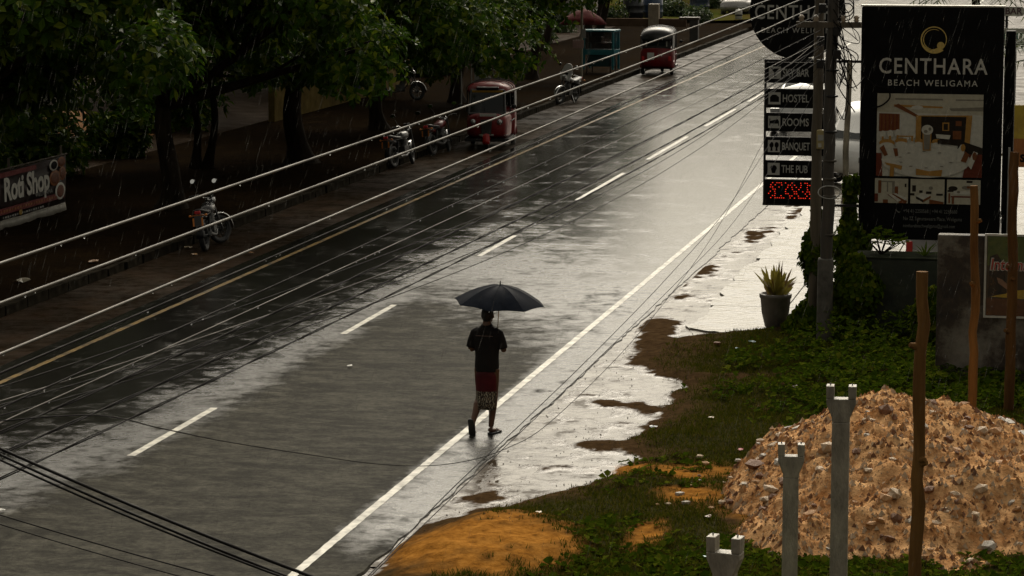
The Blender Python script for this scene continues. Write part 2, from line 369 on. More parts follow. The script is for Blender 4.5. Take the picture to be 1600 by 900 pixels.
film = np.maximum(film, 0.05 + 0 * Xr)
fa = road.data.attributes.new('film', 'FLOAT', 'POINT'); fa.data.foreach_set('value', film.ravel().astype(np.float32))
tag(sheet('road_shoulder', -17.9, -16.05, 2, 330, -0.004, M['shoulder']), kind='structure')

# painted lines, worn at their edges
def painted(name, x, w, y0, y1, mat, seed, wear=0.012, z=0.004):
    yy = np.arange(y0, y1 + 0.001, 0.04); k = len(yy)
    a = x - w / 2 + wear * (vnoise(yy * 22, yy * 0 + 0.5, seed) - 0.5) * 2; b = x + w / 2 + wear * (vnoise(yy * 22, yy * 0 + 7.5, seed + 1) - 0.5) * 2
    V = np.concatenate([np.stack([a, yy, np.full(k, z)], 1), np.stack([b, yy, np.full(k, z)], 1)])
    i = np.arange(k - 1); Fc = np.stack([i, i + k, i + k + 1, i + 1], 1)
    return np_mesh(name, V, Fc, mat, road)
painted('edge_line', -8.10, 0.105, 10, 200, M['paint_white'], 21, 0.008)
painted('yellow_edge_line', -15.50, 0.10, 10, 200, M['paint_yellow'], 31, 0.012)
for k, (a, b) in enumerate([(22.8, 26.2), (33.0, 36.4), (43.1, 46.4), (53.1, 56.5), (63.4, 69.9), (73.6, 80.9), (84.6, 91.7), (95, 102), (105, 112), (116, 123), (127, 134)]):
    painted('centre_dash', -11.85, 0.105, a, b, M['paint_white'], 40 + k, 0.008)

# footway on the left: raised slab, kerb stones laid one by one
M['paver'] = None
def paver_mat():
    m, n, l, b = mat_base('wet_block_paving')
    tc = n.new('ShaderNodeTexCoord'); br = n.new('ShaderNodeTexBrick')
    br.inputs['Scale'].default_value = 4.5; br.inputs['Mortar Size'].default_value = 0.03; br.inputs['Brick Width'].default_value = 0.9; br.inputs['Row Height'].default_value = 0.45
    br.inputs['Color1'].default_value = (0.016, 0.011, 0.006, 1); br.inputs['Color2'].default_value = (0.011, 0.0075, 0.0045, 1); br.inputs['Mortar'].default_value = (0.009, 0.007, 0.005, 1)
    l.new(tc.outputs['Object'], br.inputs['Vector']); nz = n.new('ShaderNodeTexNoise'); nz.inputs['Scale'].default_value = 0.8; nz.inputs['Detail'].default_value = 6
    l.new(tc.outputs['Object'], nz.inputs['Vector'])
    mx = n.new('ShaderNodeMix'); mx.data_type = 'RGBA'; mx.blend_type = 'MULTIPLY'; mx.inputs[0].default_value = 0.7
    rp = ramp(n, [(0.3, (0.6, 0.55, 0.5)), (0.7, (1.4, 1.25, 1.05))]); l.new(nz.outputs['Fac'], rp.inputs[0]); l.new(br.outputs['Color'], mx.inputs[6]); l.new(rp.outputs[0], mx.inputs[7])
    l.new(mx.outputs[2], b.inputs['Base Color'])
    mr = n.new('ShaderNodeMapRange'); mr.inputs['From Min'].default_value = 0.3; mr.inputs['From Max'].default_value = 0.7; mr.inputs['To Min'].default_value = 0.6; mr.inputs['To Max'].default_value = 0.85
    l.new(nz.outputs['Fac'], mr.inputs['Value']); l.new(mr.outputs[0], b.inputs['Roughness']); b.inputs['Specular IOR Level'].default_value = 0.0005
    bp = n.new('ShaderNodeBump'); bp.inputs['Strength'].default_value = 0.4; bp.inputs['Distance'].default_value = 0.01; l.new(br.outputs['Fac'], bp.inputs['Height']); bp.invert = True
    l.new(bp.outputs[0], b.inputs['Normal'])
    return m
M['paver'] = paver_mat()
pav = MB(); pav.box((-21.6, 166, 0.025), (6.9, 328, 0.21)); pav = tag(pav.build('pavement', M['paver']), kind='structure')
ks = MB(); ks.box((0, 0, 0), (0.17, 0.96, 0.26)); ks_me = ks.mesh('kerb_stone', M['kerb'])
for k in range(112):
    o = link_mesh('kerb_stone', ks_me, pav); y = 32.5 + k
    o.location = (-18.06 + random.uniform(-.012, .012), y, 0.015 + random.uniform(-.012, .008)); o.rotation_euler = (random.uniform(-.008, .008), random.uniform(-.03, .03), random.uniform(-.012, .012))
    if k in (5, 17, 18, 31): o.rotation_euler = (0.02, -0.09, 0.05); o.location.z -= 0.03
    if k % 3 == 0:
        b_ = o.modifiers.new('bevel', 'BEVEL'); b_.width = 0.018; b_.segments = 2
# beach ground behind the footway
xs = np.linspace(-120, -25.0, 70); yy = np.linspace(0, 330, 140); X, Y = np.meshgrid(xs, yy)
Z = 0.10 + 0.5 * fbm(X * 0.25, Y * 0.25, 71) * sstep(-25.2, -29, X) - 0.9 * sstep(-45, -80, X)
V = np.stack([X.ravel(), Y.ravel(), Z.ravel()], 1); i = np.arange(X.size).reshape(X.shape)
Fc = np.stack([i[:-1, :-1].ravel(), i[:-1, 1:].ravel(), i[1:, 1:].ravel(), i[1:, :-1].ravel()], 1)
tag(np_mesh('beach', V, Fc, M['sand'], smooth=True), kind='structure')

# ------------------------------------------------------------------ right-hand verge: mud, sand, puddles, grassy bank
PY = np.array([24, 28, 29.5, 30.7, 31.9, 33.0, 34.2, 35.0, 37.1, 38.2, 39.6, 40.3, 41.7, 44.0, 44.9, 47, 80.0])
PX = np.array([-7.3, -7.25, -7.15, -7.05, -6.3, -5.78, -5.68, -6.0, -5.75, -5.9, -5.8, -6.35, -6.75, -6.6, -5.5, -4.6, -4.4])
def grass_edge(y): return np.interp(y, PY, PX)
MUD = [(-7.12, 44.9, .30, .9, .030), (-6.55, 42.2, .35, 1.2, .045), (-6.9, 43.6, .25, 1.0, .035), (-7.45, 49.9, .28, .55, .022), (-7.15, 48.3, .22, .5, .016), (-7.25, 52.1, .30, .9, .022), (-7.0, 54.6, .2, .9, .018),
       (-7.0, 57.3, .26, 1.3, .024), (-6.62, 61.5, .24, 1.6, .024), (-6.45, 65.5, .25, 1.5, .02), (-6.5, 37.9, .42, .35, .030), (-5.95, 37.5, .35, .35, .024), (-6.15, 34.9, .38, .32, .034), (-6.5, 33.4, .35, .3, .018), (-6.95, 31.6, .25, .7, .03), (-7.1, 32.6, .12, .4, .02)]
def verge_h(x, y):
    s_ = x - (grass_edge(y) + 0.30 * (fbm(x * 2.2, y * 1.6, 3) - 0.5))
    bank = sstep(-0.15, 0.55, s_)
    h = -0.025 + 0.040 * (fbm(x * 1.6, y * 0.9, 12, 5) - 0.42) + 0.042 * (fbm(x * 5, y * 4, 15, 3) - 0.5) + 0.085 * bank
    h = h + bank * (0.10 * (fbm(x * 0.8, y * 0.8, 22) - 0.4) + 0.05 * (fbm(x * 4, y * 4, 23) - .5))
    for (mx_, my_, rx, ry, a) in MUD:
        h = h + a * 1.2 * np.exp(-((x - mx_) / rx) ** 2 - ((y - my_) / ry) ** 2)
    sandm = np.exp(-(((x + 6.25) / 1.05) ** 2 + ((y - 28.9) / 1.5) ** 2) ** 2)
    h = h + sandm * (0.13 * (0.6 + 0.8 * fbm(x * 2, y * 2, 41)) + 0.05 * (fbm(x * 7, y * 7, 43) - .5))
    # fall towards the asphalt edge, and stay under the concrete apron
    h = np.where(x < -7.38, np.minimum(h, -0.03), h)
    ap = sstep(45.2, 45.8, y) * sstep(-6.6, -6.3, x)
    return h * (1 - ap) - 0.06 * ap
xs = np.arange(-7.6, 1.6, 0.055); yy = np.arange(22, 78, 0.075); X, Y = np.meshgrid(xs, yy); Z = verge_h(X, Y)
V = np.stack([X.ravel(), Y.ravel(), Z.ravel()], 1); i = np.arange(X.size).reshape(X.shape)
Fc = np.stack([i[:-1, :-1].ravel(), i[:-1, 1:].ravel(), i[1:, 1:].ravel(), i[1:, :-1].ravel()], 1)
verge = tag(np_mesh('verge', V, Fc, M['verge'], smooth=True), kind='structure')
def sand_mask(x, y):
    nz = fbm(x * 1.7, y * 1.7, 51)
    m1 = np.exp(-(((x + 6.30) / 1.0) ** 2 + ((y - 28.7) / 1.5) ** 2) ** 1.5)
    m2 = np.exp(-(((x + 4.80) / .62) ** 2 + ((y - 33.3) / .60) ** 2) ** 1.5); m3 = np.exp(-(((x + 4.55) / .55) ** 2 + ((y - 31.9) / .5) ** 2) ** 1.5)
    m4 = np.exp(-(((x + 4.75) / .25) ** 2 + ((y - 29.6) / .9) ** 2) ** 1.5); m5 = np.exp(-(((x + 5.6) / .35) ** 2 + ((y - 33.4) / .35) ** 2)) * .8
    m6 = .75 * np.exp(-(((x + 2.5) / 2.0) ** 2 + ((y - 31.9) / 2.2) ** 2) ** 2)
    nf = fbm(x * 6, y * 6, 53); return np.clip((np.maximum.reduce([m1, m2 * .8, m3 * .7, m4 * .8, m5, m6]) * 1.5 * (-.15 + nz * 1.0 + nf * 1.25)) - 0.28, 0, 1)
def grass_mask(x, y):
    s_ = x - (grass_edge(y) + 0.9 * (fbm(x * 2.4, y * 2.0, 3) - 0.5))
    gm = sstep(0.0, 0.95, s_) * sstep(0.30, 0.52, fbm(x * 1.3, y * 0.9, 61) + 0.12) * (1 - np.clip(sand_mask(x, y) * 1.4, 0, 1))
    return gm * (1 - 0.8 * np.exp(-(((x + 6.1) / .5) ** 2 + ((y - 42.5) / 1.8) ** 2)))
ca = verge.data.color_attributes.new('soil', 'FLOAT_COLOR', 'POINT')
cd = np.stack([sand_mask(X, Y).ravel(), grass_mask(X, Y).ravel(), sstep(0.012, -0.016, Z).ravel() * (X < -4.9).ravel(), np.ones(X.size)], 1).astype(np.float32)
ca.data.foreach_set('color', cd.ravel())
# rain water standing on the shoulder
tag(sheet('puddle_water', -7.55, -4.6, 28.0, 78, -0.016, M['water']), kind='structure')

# concrete apron in front of the hotel: slabs cast one by one
ap = bpy.data.objects.new('forecourt', None); col.objects.link(ap); tag(ap, kind='structure')
def slab(x0, x1, y0, y1, rag=False):
    m = MB(); pts = []
    if rag:
        k = 14
        for q in range(k + 1): pts.append((x0 + (x1 - x0) * q / k, y0 + 0.05 * random.uniform(-1, 1) + (0.55 * (1 - q / k) ** 2 if x0 < -6 else 0)))
    else: pts += [(x0, y0), (x1, y0)]
    pts += [(x1, y1)] + ([(x0 + random.uniform(-.1, .1), y1 - (y1 - y0) * q / 8) for q in range(0, 8)] if x0 < -6 else [(x0, y1)])
    m.prism(pts, -0.2, 0.012, 'XY'); return m.build('slab', M['concrete_wet'], ap)
ye = [44.3, 47.4, 50.6, 53.8, 57.0, 60.4, 64, 68, 72, 76.5]
for a, b in zip(ye[:-1], ye[1:]):
    slab(-6.52, -5.22, a, b - 0.025, a == 44.3); slab(-5.195, -3.9, a + (0.5 if a == 44.3 else 0), b - 0.025, a == 44.3)
    slab(-3.875, 1.5, max(a, 47.4), b - 0.025) if a > 47 else None
# ------------------------------------------------------------------ trees
def leaf_cloud(name, pts, nrm, nleaf, size, mat, parent, seed, aspect=0.46, droop=0.25, jitter=0.35):
    """rosettes of obovate leaves: every point of pts carries nleaf leaves that radiate round nrm; 6-sided leaves folded along the midrib"""
    r_ = np.random.default_rng(seed); N = len(pts)
    P = np.repeat(pts, nleaf, 0); A = np.repeat(nrm, nleaf, 0); K = len(P)
    A = A / (np.linalg.norm(A, axis=1, keepdims=True) + 1e-9)
    ref = np.tile(np.array([[0.31, 0.17, 0.93]]), (K, 1)); t1 = np.cross(A, ref); t1 /= np.linalg.norm(t1, axis=1, keepdims=True) + 1e-9; t2 = np.cross(A, t1)
    ang = np.tile(np.arange(nleaf) * 2 * math.pi / nleaf, N) + np.repeat(r_.random(N) * 6.28, nleaf) + (r_.random(K) - .5) * jitter * 2
    out = t1 * np.cos(ang)[:, None] + t2 * np.sin(ang)[:, None]
    lift = (r_.random(K) * 0.9 - 0.15)[:, None]
    D = out + A * lift; D[:, 2] -= droop * r_.random(K); D /= np.linalg.norm(D, axis=1, keepdims=True)
    S = np.cross(D, A); S /= np.linalg.norm(S, axis=1, keepdims=True) + 1e-9; Nn = np.cross(S, D)
    L = (size * (0.6 + 0.7 * r_.random(K)))[:, None]; W = L * aspect * 0.5
    base = P + D * L * 0.08; mid = P + D * L * 0.62; tip = P + D * L
    up = Nn * L * 0.10; tip[:, 2] -= (L * 0.16)[:, 0] * r_.random(K)
    vl = mid + S * W + up; vr = mid - S * W + up; bl = P + D * L * .3 + S * W * .55 + up * .5; br_ = P + D * L * .3 - S * W * .55 + up * .5
    V = np.stack([base, bl, vl, tip, vr, br_], 1).reshape(-1, 3); o6 = np.arange(K)[:, None] * 6
    Fc = np.concatenate([o6 + np.array([[0, 1, 2, 3]]), o6 + np.array([[0, 3, 4, 5]])])
    return np_mesh(name, V, Fc, mat, parent)

def crown_points(blobs, n, seed, shell=0.55, ref=None):
    """points through a set of ellipsoids, denser towards their skins; normals point outwards and up"""
    r_ = np.random.default_rng(seed); vol = np.array([b[3] * b[4] * b[5] for b in blobs]) ** 0.75; vol /= vol.sum(); P = []; Nn = []
    for b, v in zip(blobs, vol):
        k = max(4, int(n * v)); d = r_.normal(size=(k, 3)); d /= np.linalg.norm(d, axis=1, keepdims=True)
        rad = shell + (1 - shell) * r_.random(k) ** 0.5; rad = rad * (0.86 + 0.28 * r_.random(k))
        P.append(np.array(b[:3]) + d * rad[:, None] * np.array(b[3:6])); Nn.append(d + np.array([0, 0, 0.7]))
    return np.concatenate(P), np.concatenate(Nn)

def limb(m, a, b, r0, r1, seed, bend=0.25):
    r_ = random.Random(seed); a = Vector(a); b = Vector(b); L = (b - a).length; pts = []; rad = []
    o1 = Vector((r_.uniform(-1, 1), r_.uniform(-1, 1), r_.uniform(-.3, .6))) * L * bend * 0.3
    for k in range(7):
        t = k / 6; pts.append(a.lerp(b, t) + o1 * math.sin(math.pi * t)); rad.append(r0 + (r1 - r0) * t)
    m.tube(pts, rad, 8); return pts

def make_tree(name, label, x, y, z0, trunk_h, r_trunk, blobs, n_ros, leaf, seed, stems=1, group='roadside trees', mat='leaf', nleaf=7, lean=(0, 0)):
    t = thing(name, label, 'tree', (x, y, z0), 0, group); r_ = random.Random(seed)
    m = MB(); tops = []
    for s_ in range(stems):
        ox = 0 if stems == 1 else (s_ - (stems - 1) / 2) * r_trunk * 2.6
        top = Vector((ox * 2.2 + lean[0], lean[1] + r_.uniform(-.2, .2), trunk_h))
        pts = []; rad = []
        for k in range(9):
            q = k / 8; pts.append(Vector((ox, 0, -0.1)).lerp(top, q) + Vector((math.sin(q * 5 + seed) * .09, math.cos(q * 4 + seed) * .08, 0)))
            rad.append(r_trunk * (1.0 + 0.9 * max(0, 0.18 - q) / 0.18) * (1 - 0.35 * q))
        m.tube(pts, rad, 10); tops.append(pts[-1])
    m.build('trunk', M['bark'], t)
    br = MB()
    for k, b in enumerate(blobs):
        a = tops[k % len(tops)]; c = Vector(b[:3])
        pts = limb(br, a - Vector((0, 0, .15)), c, r_trunk * .55, r_trunk * .16, seed * 31 + k)
        for q in range(4):
            d = Vector((r_.gauss(0, 1), r_.gauss(0, 1), r_.gauss(0.2, .6))).normalized()
            limb(br, pts[3 + q % 3], c + Vector((d.x * b[3], d.y * b[4], d.z * b[5])) * .85, r_trunk * .2, r_trunk * .05, seed * 77 + k * 5 + q)
    br.build('limbs', M['bark'], t)
    P, Nn = crown_points(blobs, n_ros, seed)
    leaf_cloud('crown', P, Nn, nleaf, leaf, M[mat], t, seed)
    return t
def blobset(seed, n, spread, zc, rz, rr):
    r_ = random.Random(seed); out = []
    for k in range(n):
        a = 2 * math.pi * k / n + r_.uniform(-.4, .4); d = spread * r_.uniform(.35, 1.0)
        out.append((math.cos(a) * d, math.sin(a) * d, zc + r_.uniform(-rz, rz), rr * r_.uniform(.75, 1.25), rr * r_.uniform(.75, 1.25), rr * r_.uniform(.5, .8)))
    return out
PZ = 0.13
ROW = [  # x, y, trunk height, radius, (blob seed, n, spread, centre, dz, size), rosettes, label
 (-20.4, 47.8, 3.0, .17, (1, 13, 3.0, 4.9, 1.2, 1.35), 2300, 'broad leaved almond tree whose bright leaves hang in the top corner above the roti banner'),
 (-20.1, 58.7, 2.4, .24, (2, 14, 3.4, 4.6, 1.3, 1.5), 2600, 'thick trunked almond tree standing beside the lone motorcycle'),
 (-20.3, 69.5, 2.2, .30, (3, 15, 3.4, 4.3, 1.5, 1.6), 3200, 'broad almond tree with the thickest trunk and low bright leaves over the pavement'),
 (-20.9, 80.0, 2.2, .22, (4, 14, 3.3, 4.1, 1.4, 1.6), 2500, 'dark almond tree behind the two motorcycles parked side by side'),
 (-21.0, 91.0, 2.2, .22, (5, 14, 3.3, 4.3, 1.5, 1.7), 2300, 'dark almond tree rising behind the red three-wheeler that faces the camera'),
 (-20.9, 103.0, 2.4, .20, (6, 12, 2.8, 4.4, 1.5, 1.5), 1700, 'almond tree with leaves hanging over the teal food cart'),
]
for k, (x, y, th, rt, bs, nr, lab) in enumerate(ROW):
    make_tree('almond_tree', lab, x, y, PZ, th, rt, [(b_[0] + .9, *b_[1:]) for b_ in blobset(*bs)] + ([] if k not in (1, 2, 3, 4) else [(b_[0] + .5, *b_[1:]) for b_ in blobset(50 + k, 9, 2.6, 7.6 if k > 1 else 7.0, 1.2, 1.6)]), int(nr * (1.9 if k in (1, 2, 3, 4) else 1.35)), 0.235 if k < 3 else 0.22, 100 + k)
BACK = [(-22.2, 67.6, 2.4, .11, (11, 9, 2.4, 4.4, 1.2, 1.5), 1000, 2, 'slim twin stemmed tree in front of the orange sand behind the pavement'),
        (-26.0, 60.0, 2.2, .2, (12, 12, 3.2, 3.9, 1.6, 1.9), 1700, 1, 'dark tree behind the roti banner'),
        (-28.0, 83.5, 2.2, .2, (13, 12, 3.2, 3.9, 1.6, 1.9), 1400, 1, 'dark tree beside the faded yellow wall'),
        (-27.5, 95.5, 2.2, .2, (14, 12, 3.4, 4.2, 1.8, 1.9), 1400, 1, 'dark tree beyond the motorcycle parked under the trees'),
        (-30.0, 72.0, 2.8, .2, (15, 12, 3.6, 4.9, 1.6, 2.0), 1500, 1, 'dark tree growing out of the orange sand bank'),
        (-27.5, 111.0, 2.6, .2, (16, 11, 3.0, 4.4, 1.6, 1.8), 1000, 1, 'dark tree on the sand behind the teal food cart'),
        (-33.0, 91.0, 2.6, .24, (17, 12, 4.2, 4.8, 2.2, 2.4), 1300, 1, 'tall dark tree deep behind the yellow wall'),
        (-33.5, 62.0, 2.6, .24, (18, 12, 4.2, 4.4, 2.2, 2.4), 1300, 1, 'tall dark tree deep behind the banner'),
        (-35.0, 78.0, 2.4, .24, (19, 12, 4.2, 3.8, 2.2, 2.4), 1300, 1, 'tall dark tree at the back of the beach ground'),
        (-34.0, 106.0, 2.6, .24, (20, 12, 4.2, 4.6, 2.2, 2.4), 1200, 1, 'tall dark tree behind the timber hut')]
for k, (x, y, th, rt, bs, nr, st, lab) in enumerate(BACK):
    make_tree('almond_tree', lab, x, y, 0.15, th, rt, blobset(*bs) + ([] if k not in (1, 2, 3, 4) else blobset(80 + k, 9, 3.2, 8.6, 1.6, 2.0)), int(nr * (1.4 if k in (1, 2, 3, 4) else 1)), 0.30, 200 + k, stems=st)
FAR = [(-24.2, 122.0, 3.4, .17, (21, 8, 2.4, 6.6, 1.0, 1.5), 500, 1, 'leaning tree in front of the pale building on the far footway'),
       (-24.4, 134.5, 3.6, .20, (22, 8, 2.6, 6.8, 1.1, 1.6), 450, 2, 'forked tree standing before the pale building'),
       (-26.2, 146.0, 3.6, .22, (23, 8, 2.6, 6.8, 1.1, 1.6), 450, 1, 'tree beside the blue water drums far up the road'),
       (-25.4, 168.0, 3.8, .26, (24, 8, 2.8, 6.4, 1.0, 1.7), 450, 1, 'stout far tree on the grass beyond the drums'),
       (-22.9, 171.0, 3.8, .22, (25, 8, 2.8, 6.6, 1.0, 1.7), 450, 1, 'far tree next to the pickup at the end of the road'),
       (-33.0, 182.0, 3.4, .3, (26, 10, 6, 5.4, 2.0, 3.0), 700, 1, 'wide far tree closing the view behind the pale building'),
       (-21.5, 186.0, 4.2, .3, (27, 10, 4, 6.5, 1.6, 2.4), 700, 1, 'far tree where the road bends out of sight')]
for k, (x, y, th, rt, bs, nr, st, lab) in enumerate(FAR):
    make_tree('roadside_tree', lab, x, y, 0.12, th, rt, blobset(*bs), nr, 0.36, 300 + k, stems=st, mat='leaf_far', nleaf=6, group='far trees up the road', lean=(0.4, 0))

# belt of trees added behind the beach ground to block low horizon light
r_ = np.random.default_rng(333); K = 9000
ty = r_.uniform(20, 300, K); tx = -41 + r_.normal(0, 1.6, K) + 3 * np.sin(ty * .11); tz = r_.random(K) ** .8 * (6.5 + 2.5 * np.sin(ty * .23) + 1.5 * np.sin(ty * .61))
leaf_ = leaf_cloud('light_blocking_treeline', np.stack([tx, ty, tz], 1), np.stack([np.full(K, .8), r_.normal(0, .5, K), np.full(K, .6)], 1), 5, .62, M['leaf'], None, 334, aspect=.7)
tag(leaf_, 'added belt of trees blocking the horizon light behind the beach', 'trees', kind='stuff')
# dark bushes that fill the gaps between the trunks behind the footway
BUSH = [(-24.9, 56.5, 1.5), (-25.6, 64.2, 1.5), (-25.4, 70.5, .9), (-27.0, 79.0, 1.6), (-26.2, 99.5, 1.4), (-25.2, 105.0, 1.2), (-26.4, 114.0, 1.5), (-29.5, 66.0, 1.8), (-26.8, 52.0, 1.7)]
BLAB = ['dark bush just behind the roti banner', 'dark bush behind the lone motorcycle', 'low dark bush beside the orange sand gap', 'dark bush at the near end of the yellow wall', 'dark bush at the far end of the yellow wall', 'dark bush behind the notice post', 'dark bush beyond the food cart', 'dark bush deep behind the twin stemmed tree', 'dark bush filling the edge behind the banner']
for k, (x, y, r0) in enumerate(BUSH):
    t = thing('bush', BLAB[k], 'bush', (x, y, .12), 0, 'dark bushes behind the footway'); rb_ = random.Random(600 + k)
    bl = [(rb_.uniform(-.6, .6) * r0, rb_.uniform(-.9, .9) * r0, r0 * rb_.uniform(.35, 1.0), r0 * .62, r0 * .62, r0 * .5) for _ in range(7)]
    P, Nn = crown_points(bl, 520, 620 + k); leaf_cloud('foliage', P, Nn, 6, .24, M['leaf'], t, 640 + k)
    m = MB()
    for q in range(5): limb(m, (0, 0, 0), bl[q][:3], .05, .015, 660 + k * 5 + q)
    m.build('stem', M['bark'], t)
# far shrubs on the bank beyond the road
for k, (x, y, r0, lab) in enumerate([(-25.0, 160.0, 1.0, 'low green shrub at the foot of the far bank'), (-22.6, 163.5, 0.9, 'dark shrub under the far stout tree'), (-28.5, 172.0, 1.5, 'pale green shrub on the far grassy bank'),
                                 (-31.5, 163.0, 1.4, 'yellow green shrub behind the blue water drums'), (-36.0, 170.0, 2.0, 'large shrub behind the pale building'), (-27.0, 138.0, .9, 'dark shrub between the forked tree and the pale building'), (-25.6, 128.0, .8, 'dark shrub at the foot of the leaning far tree'), (-29.0, 152.0, 1.1, 'green shrub behind the low pale wall'), (-20.6, 166.0, .8, 'green shrub beside the far pickup'), (-21.6, 150.5, .75, 'dark shrub left of the white bollards'), (-25.9, 147.6, .8, 'dark shrub behind the low wall beside the drums'), (-28.2, 147.8, .9, 'dark shrub in front of the pale building corner'), (-23.4, 154.0, .8, 'dark shrub between the two blue drums')]):
    t = thing('shrub', lab, 'shrub', (x, y, 0.0), 0, 'far shrubs on the bank')
    bl = [(random.uniform(-.5, .5) * r0, random.uniform(-.5, .5) * r0, r0 * .55 + random.uniform(-.1, .25), r0 * .7, r0 * .7, r0 * .6) for _ in range(5)]
    P, Nn = crown_points(bl, 320, 400 + k); leaf_cloud('foliage', P, Nn, 5, .22, M['leaf_far'], t, 400 + k)
    m = MB()
    for q in range(4): limb(m, (0, 0, 0), bl[q][:3], .04, .015, 410 + k * 5 + q)
    m.build('stem', M['bark'], t)

# far grassy bank
xs = np.linspace(-80, -18.6, 60); yy = np.linspace(150, 300, 60); X, Y = np.meshgrid(xs, yy)
Z = 0.16 + sstep(158, 200, Y) * 3.0 * sstep(-19, -27, X) + 0.3 * fbm(X * .4, Y * .4, 91)
V = np.stack([X.ravel(), Y.ravel(), Z.ravel()], 1); i = np.arange(X.size).reshape(X.shape)
Fc = np.stack([i[:-1, :-1].ravel(), i[:-1, 1:].ravel(), i[1:, 1:].ravel(), i[1:, :-1].ravel()], 1)
M['bank'] = pmat('grassy_bank', (0.055, 0.072, 0.014), (0.075, 0.050, 0.018), 0.8, 0.35, spec=0.0, bump=0.6, bscale=5)
tag(np_mesh('terrain', V, Fc, M['bank'], smooth=True), kind='structure')

# ------------------------------------------------------------------ grass and weeds on the verge
def scatter(n, x0, x1, y0, y1, fn, seed):
    r_ = np.random.default_rng(seed); x = r_.uniform(x0, x1, n); y = r_.uniform(y0, y1, n); k = r_.random(n) < fn(x, y); return x[k], y[k]
HEAP = (-2.45, 32.6)
def heap_h(x, y):
    dx = (x - HEAP[0]); dy = (y - HEAP[1]) 
    rx = np.where(dx < 0, 1.85, 3.3); ry = np.where(dy < 0, 4.0, 1.9)
    q = np.sqrt((dx / rx) ** 2 + (dy / ry) ** 2) * (0.72 + 0.56 * fbm(x * .85 + 3, y * .85, 78, 3))
    h = 1.16 * np.clip(1 - q ** 1.45, 0, 1)
    q2 = np.sqrt(((x + 1.15) / 1.0) ** 2 + ((y - 33.2) / 1.3) ** 2); h = np.maximum(h, .62 * np.clip(1 - q2, 0, 1))
    return h + np.where(h > 0.02, 0.30 * (fbm(x * 1.8, y * 1.8, 81) - .5) + 0.26 * (np.abs(fbm(x * 4.5, y * 4.5, 84, 3) - .5) - .09) + 0.06 * (fbm(x * 15, y * 15, 87, 2) - .5), 0) * np.clip(h * 4, 0, 1)
def grass_d(x, y):
    d = grass_mask(x, y) * (heap_h(x, y) < 0.05) * (x > -6.6)
    return np.where((y > 44.6) & (x < -4.5), 0, d)
x, y = scatter(420000, -6.9, 1.2, 23.5, 45.0, lambda a, b: grass_d(a, b) * (0.45 + 0.55 * sstep(.35, .65, fbm(a * 1.1, b * 1.1, 95))), 5)
K = len(x); r_ = np.random.default_rng(6); z = verge_h(x, y) - .01
hh = 0.025 + 0.06 * r_.random(K) * (0.4 + fbm(x * 1.5, y * 1.5, 97)); a = r_.random(K) * 6.28; w = 0.005 + .005 * r_.random(K)
lx, ly = (r_.random(K) - .5) * hh * 1.3, (r_.random(K) - .5) * hh * 1.3
b0 = np.stack([x - np.cos(a) * w, y - np.sin(a) * w, z], 1); b1 = np.stack([x + np.cos(a) * w, y + np.sin(a) * w, z], 1)
tp = np.stack([x + lx, y + ly, z + hh], 1)
V = np.stack([b0, b1, tp], 1).reshape(-1, 3); Fc = np.arange(K * 3).reshape(-1, 3)
tag(np_mesh('grass', V, Fc, M['grass']), 'short wet grass covering the verge beside the rubble heap', 'grass', kind='stuff')
# broad-leaved creeping weeds, thick below the wall and in patches elsewhere
def weed_d(x, y):
    near = sstep(35.5, 39.5, y) * sstep(-5.0, -3.6, x) ; patch = sstep(.52, .66, fbm(x * .8, y * .8, 101)) * sstep(-5.9, -5.0, x)
    front = sstep(30.2, 28.8, y) * sstep(-6.0, -5.2, x) * .5
    near = near * (.25 + .75 * sstep(.36, .56, fbm(x * 1.1, y * 1.1, 103)))
    return np.clip(np.maximum.reduce([near, patch * .8, front]), 0, 1) * (heap_h(x, y) < 0.08) * (1 - np.clip(sand_mask(x, y) * 1.5, 0, 1)) * ((y < 44.4) | (x > -4.4))
x, y = scatter(30000, -6.0, 1.2, 23.5, 46.5, weed_d, 8); z = verge_h(x, y) + 0.02 + 0.16 * rng.random(len(x)) * sstep(35.5, 40, y) + .42 * rng.random(len(x)) * sstep(41.2, 43.6, y) * sstep(-4.6, -4.1, x)
P = np.stack([x, y, z], 1); Nn = np.stack([rng.normal(0, .35, len(x)), rng.normal(-.1, .35, len(x)), np.ones(len(x))], 1)
w_ = leaf_cloud('weeds', P, Nn, 4, 0.05 + .07 * rng.random(len(x) * 4) ** 2, M['weed'], None, 9, aspect=.8)
tag(w_, 'low leafy green weeds spreading below the stained wall', 'weeds', kind='stuff')

# ------------------------------------------------------------------ rubble heap
heap = thing('rubble_heap', 'tan heap of rubble and broken stones beside the wooden poles', 'rubble heap', (HEAP[0], HEAP[1], 0))
M['rubble'] = pmat('sandy_rubble', (0.68, 0.41, 0.20), (0.33, 0.15, 0.055), 0.8, 3.6, spec=0.0005, bump=0.9, bscale=26, detail=9)
M['stone_a'] = pmat('pale_stone', (0.52, 0.40, 0.27), (0.38, 0.26, 0.155), 0.65, 6, bump=0.4)
M['stone_b'] = pmat('ochre_stone', (0.48, 0.26, 0.10), (0.33, 0.16, 0.06), 0.7, 6, bump=0.4)
M['stone_c'] = pmat('rusty_stone', (0.20, 0.085, 0.03), (0.12, 0.05, 0.02), 0.7, 6, bump=0.4)
M['stone_d'] = pmat('wet_grey_stone', (0.40, 0.35, 0.28), (0.28, 0.24, 0.19), 0.5, 6, bump=0.3)
xs = np.arange(-4.8, 2.2, 0.045); yy = np.arange(27.6, 35.4, 0.045); X, Y = np.meshgrid(xs, yy)
HH = heap_h(X, Y); Z = np.where(HH > 0.015, verge_h(X, Y) * .5 + HH, -0.2)
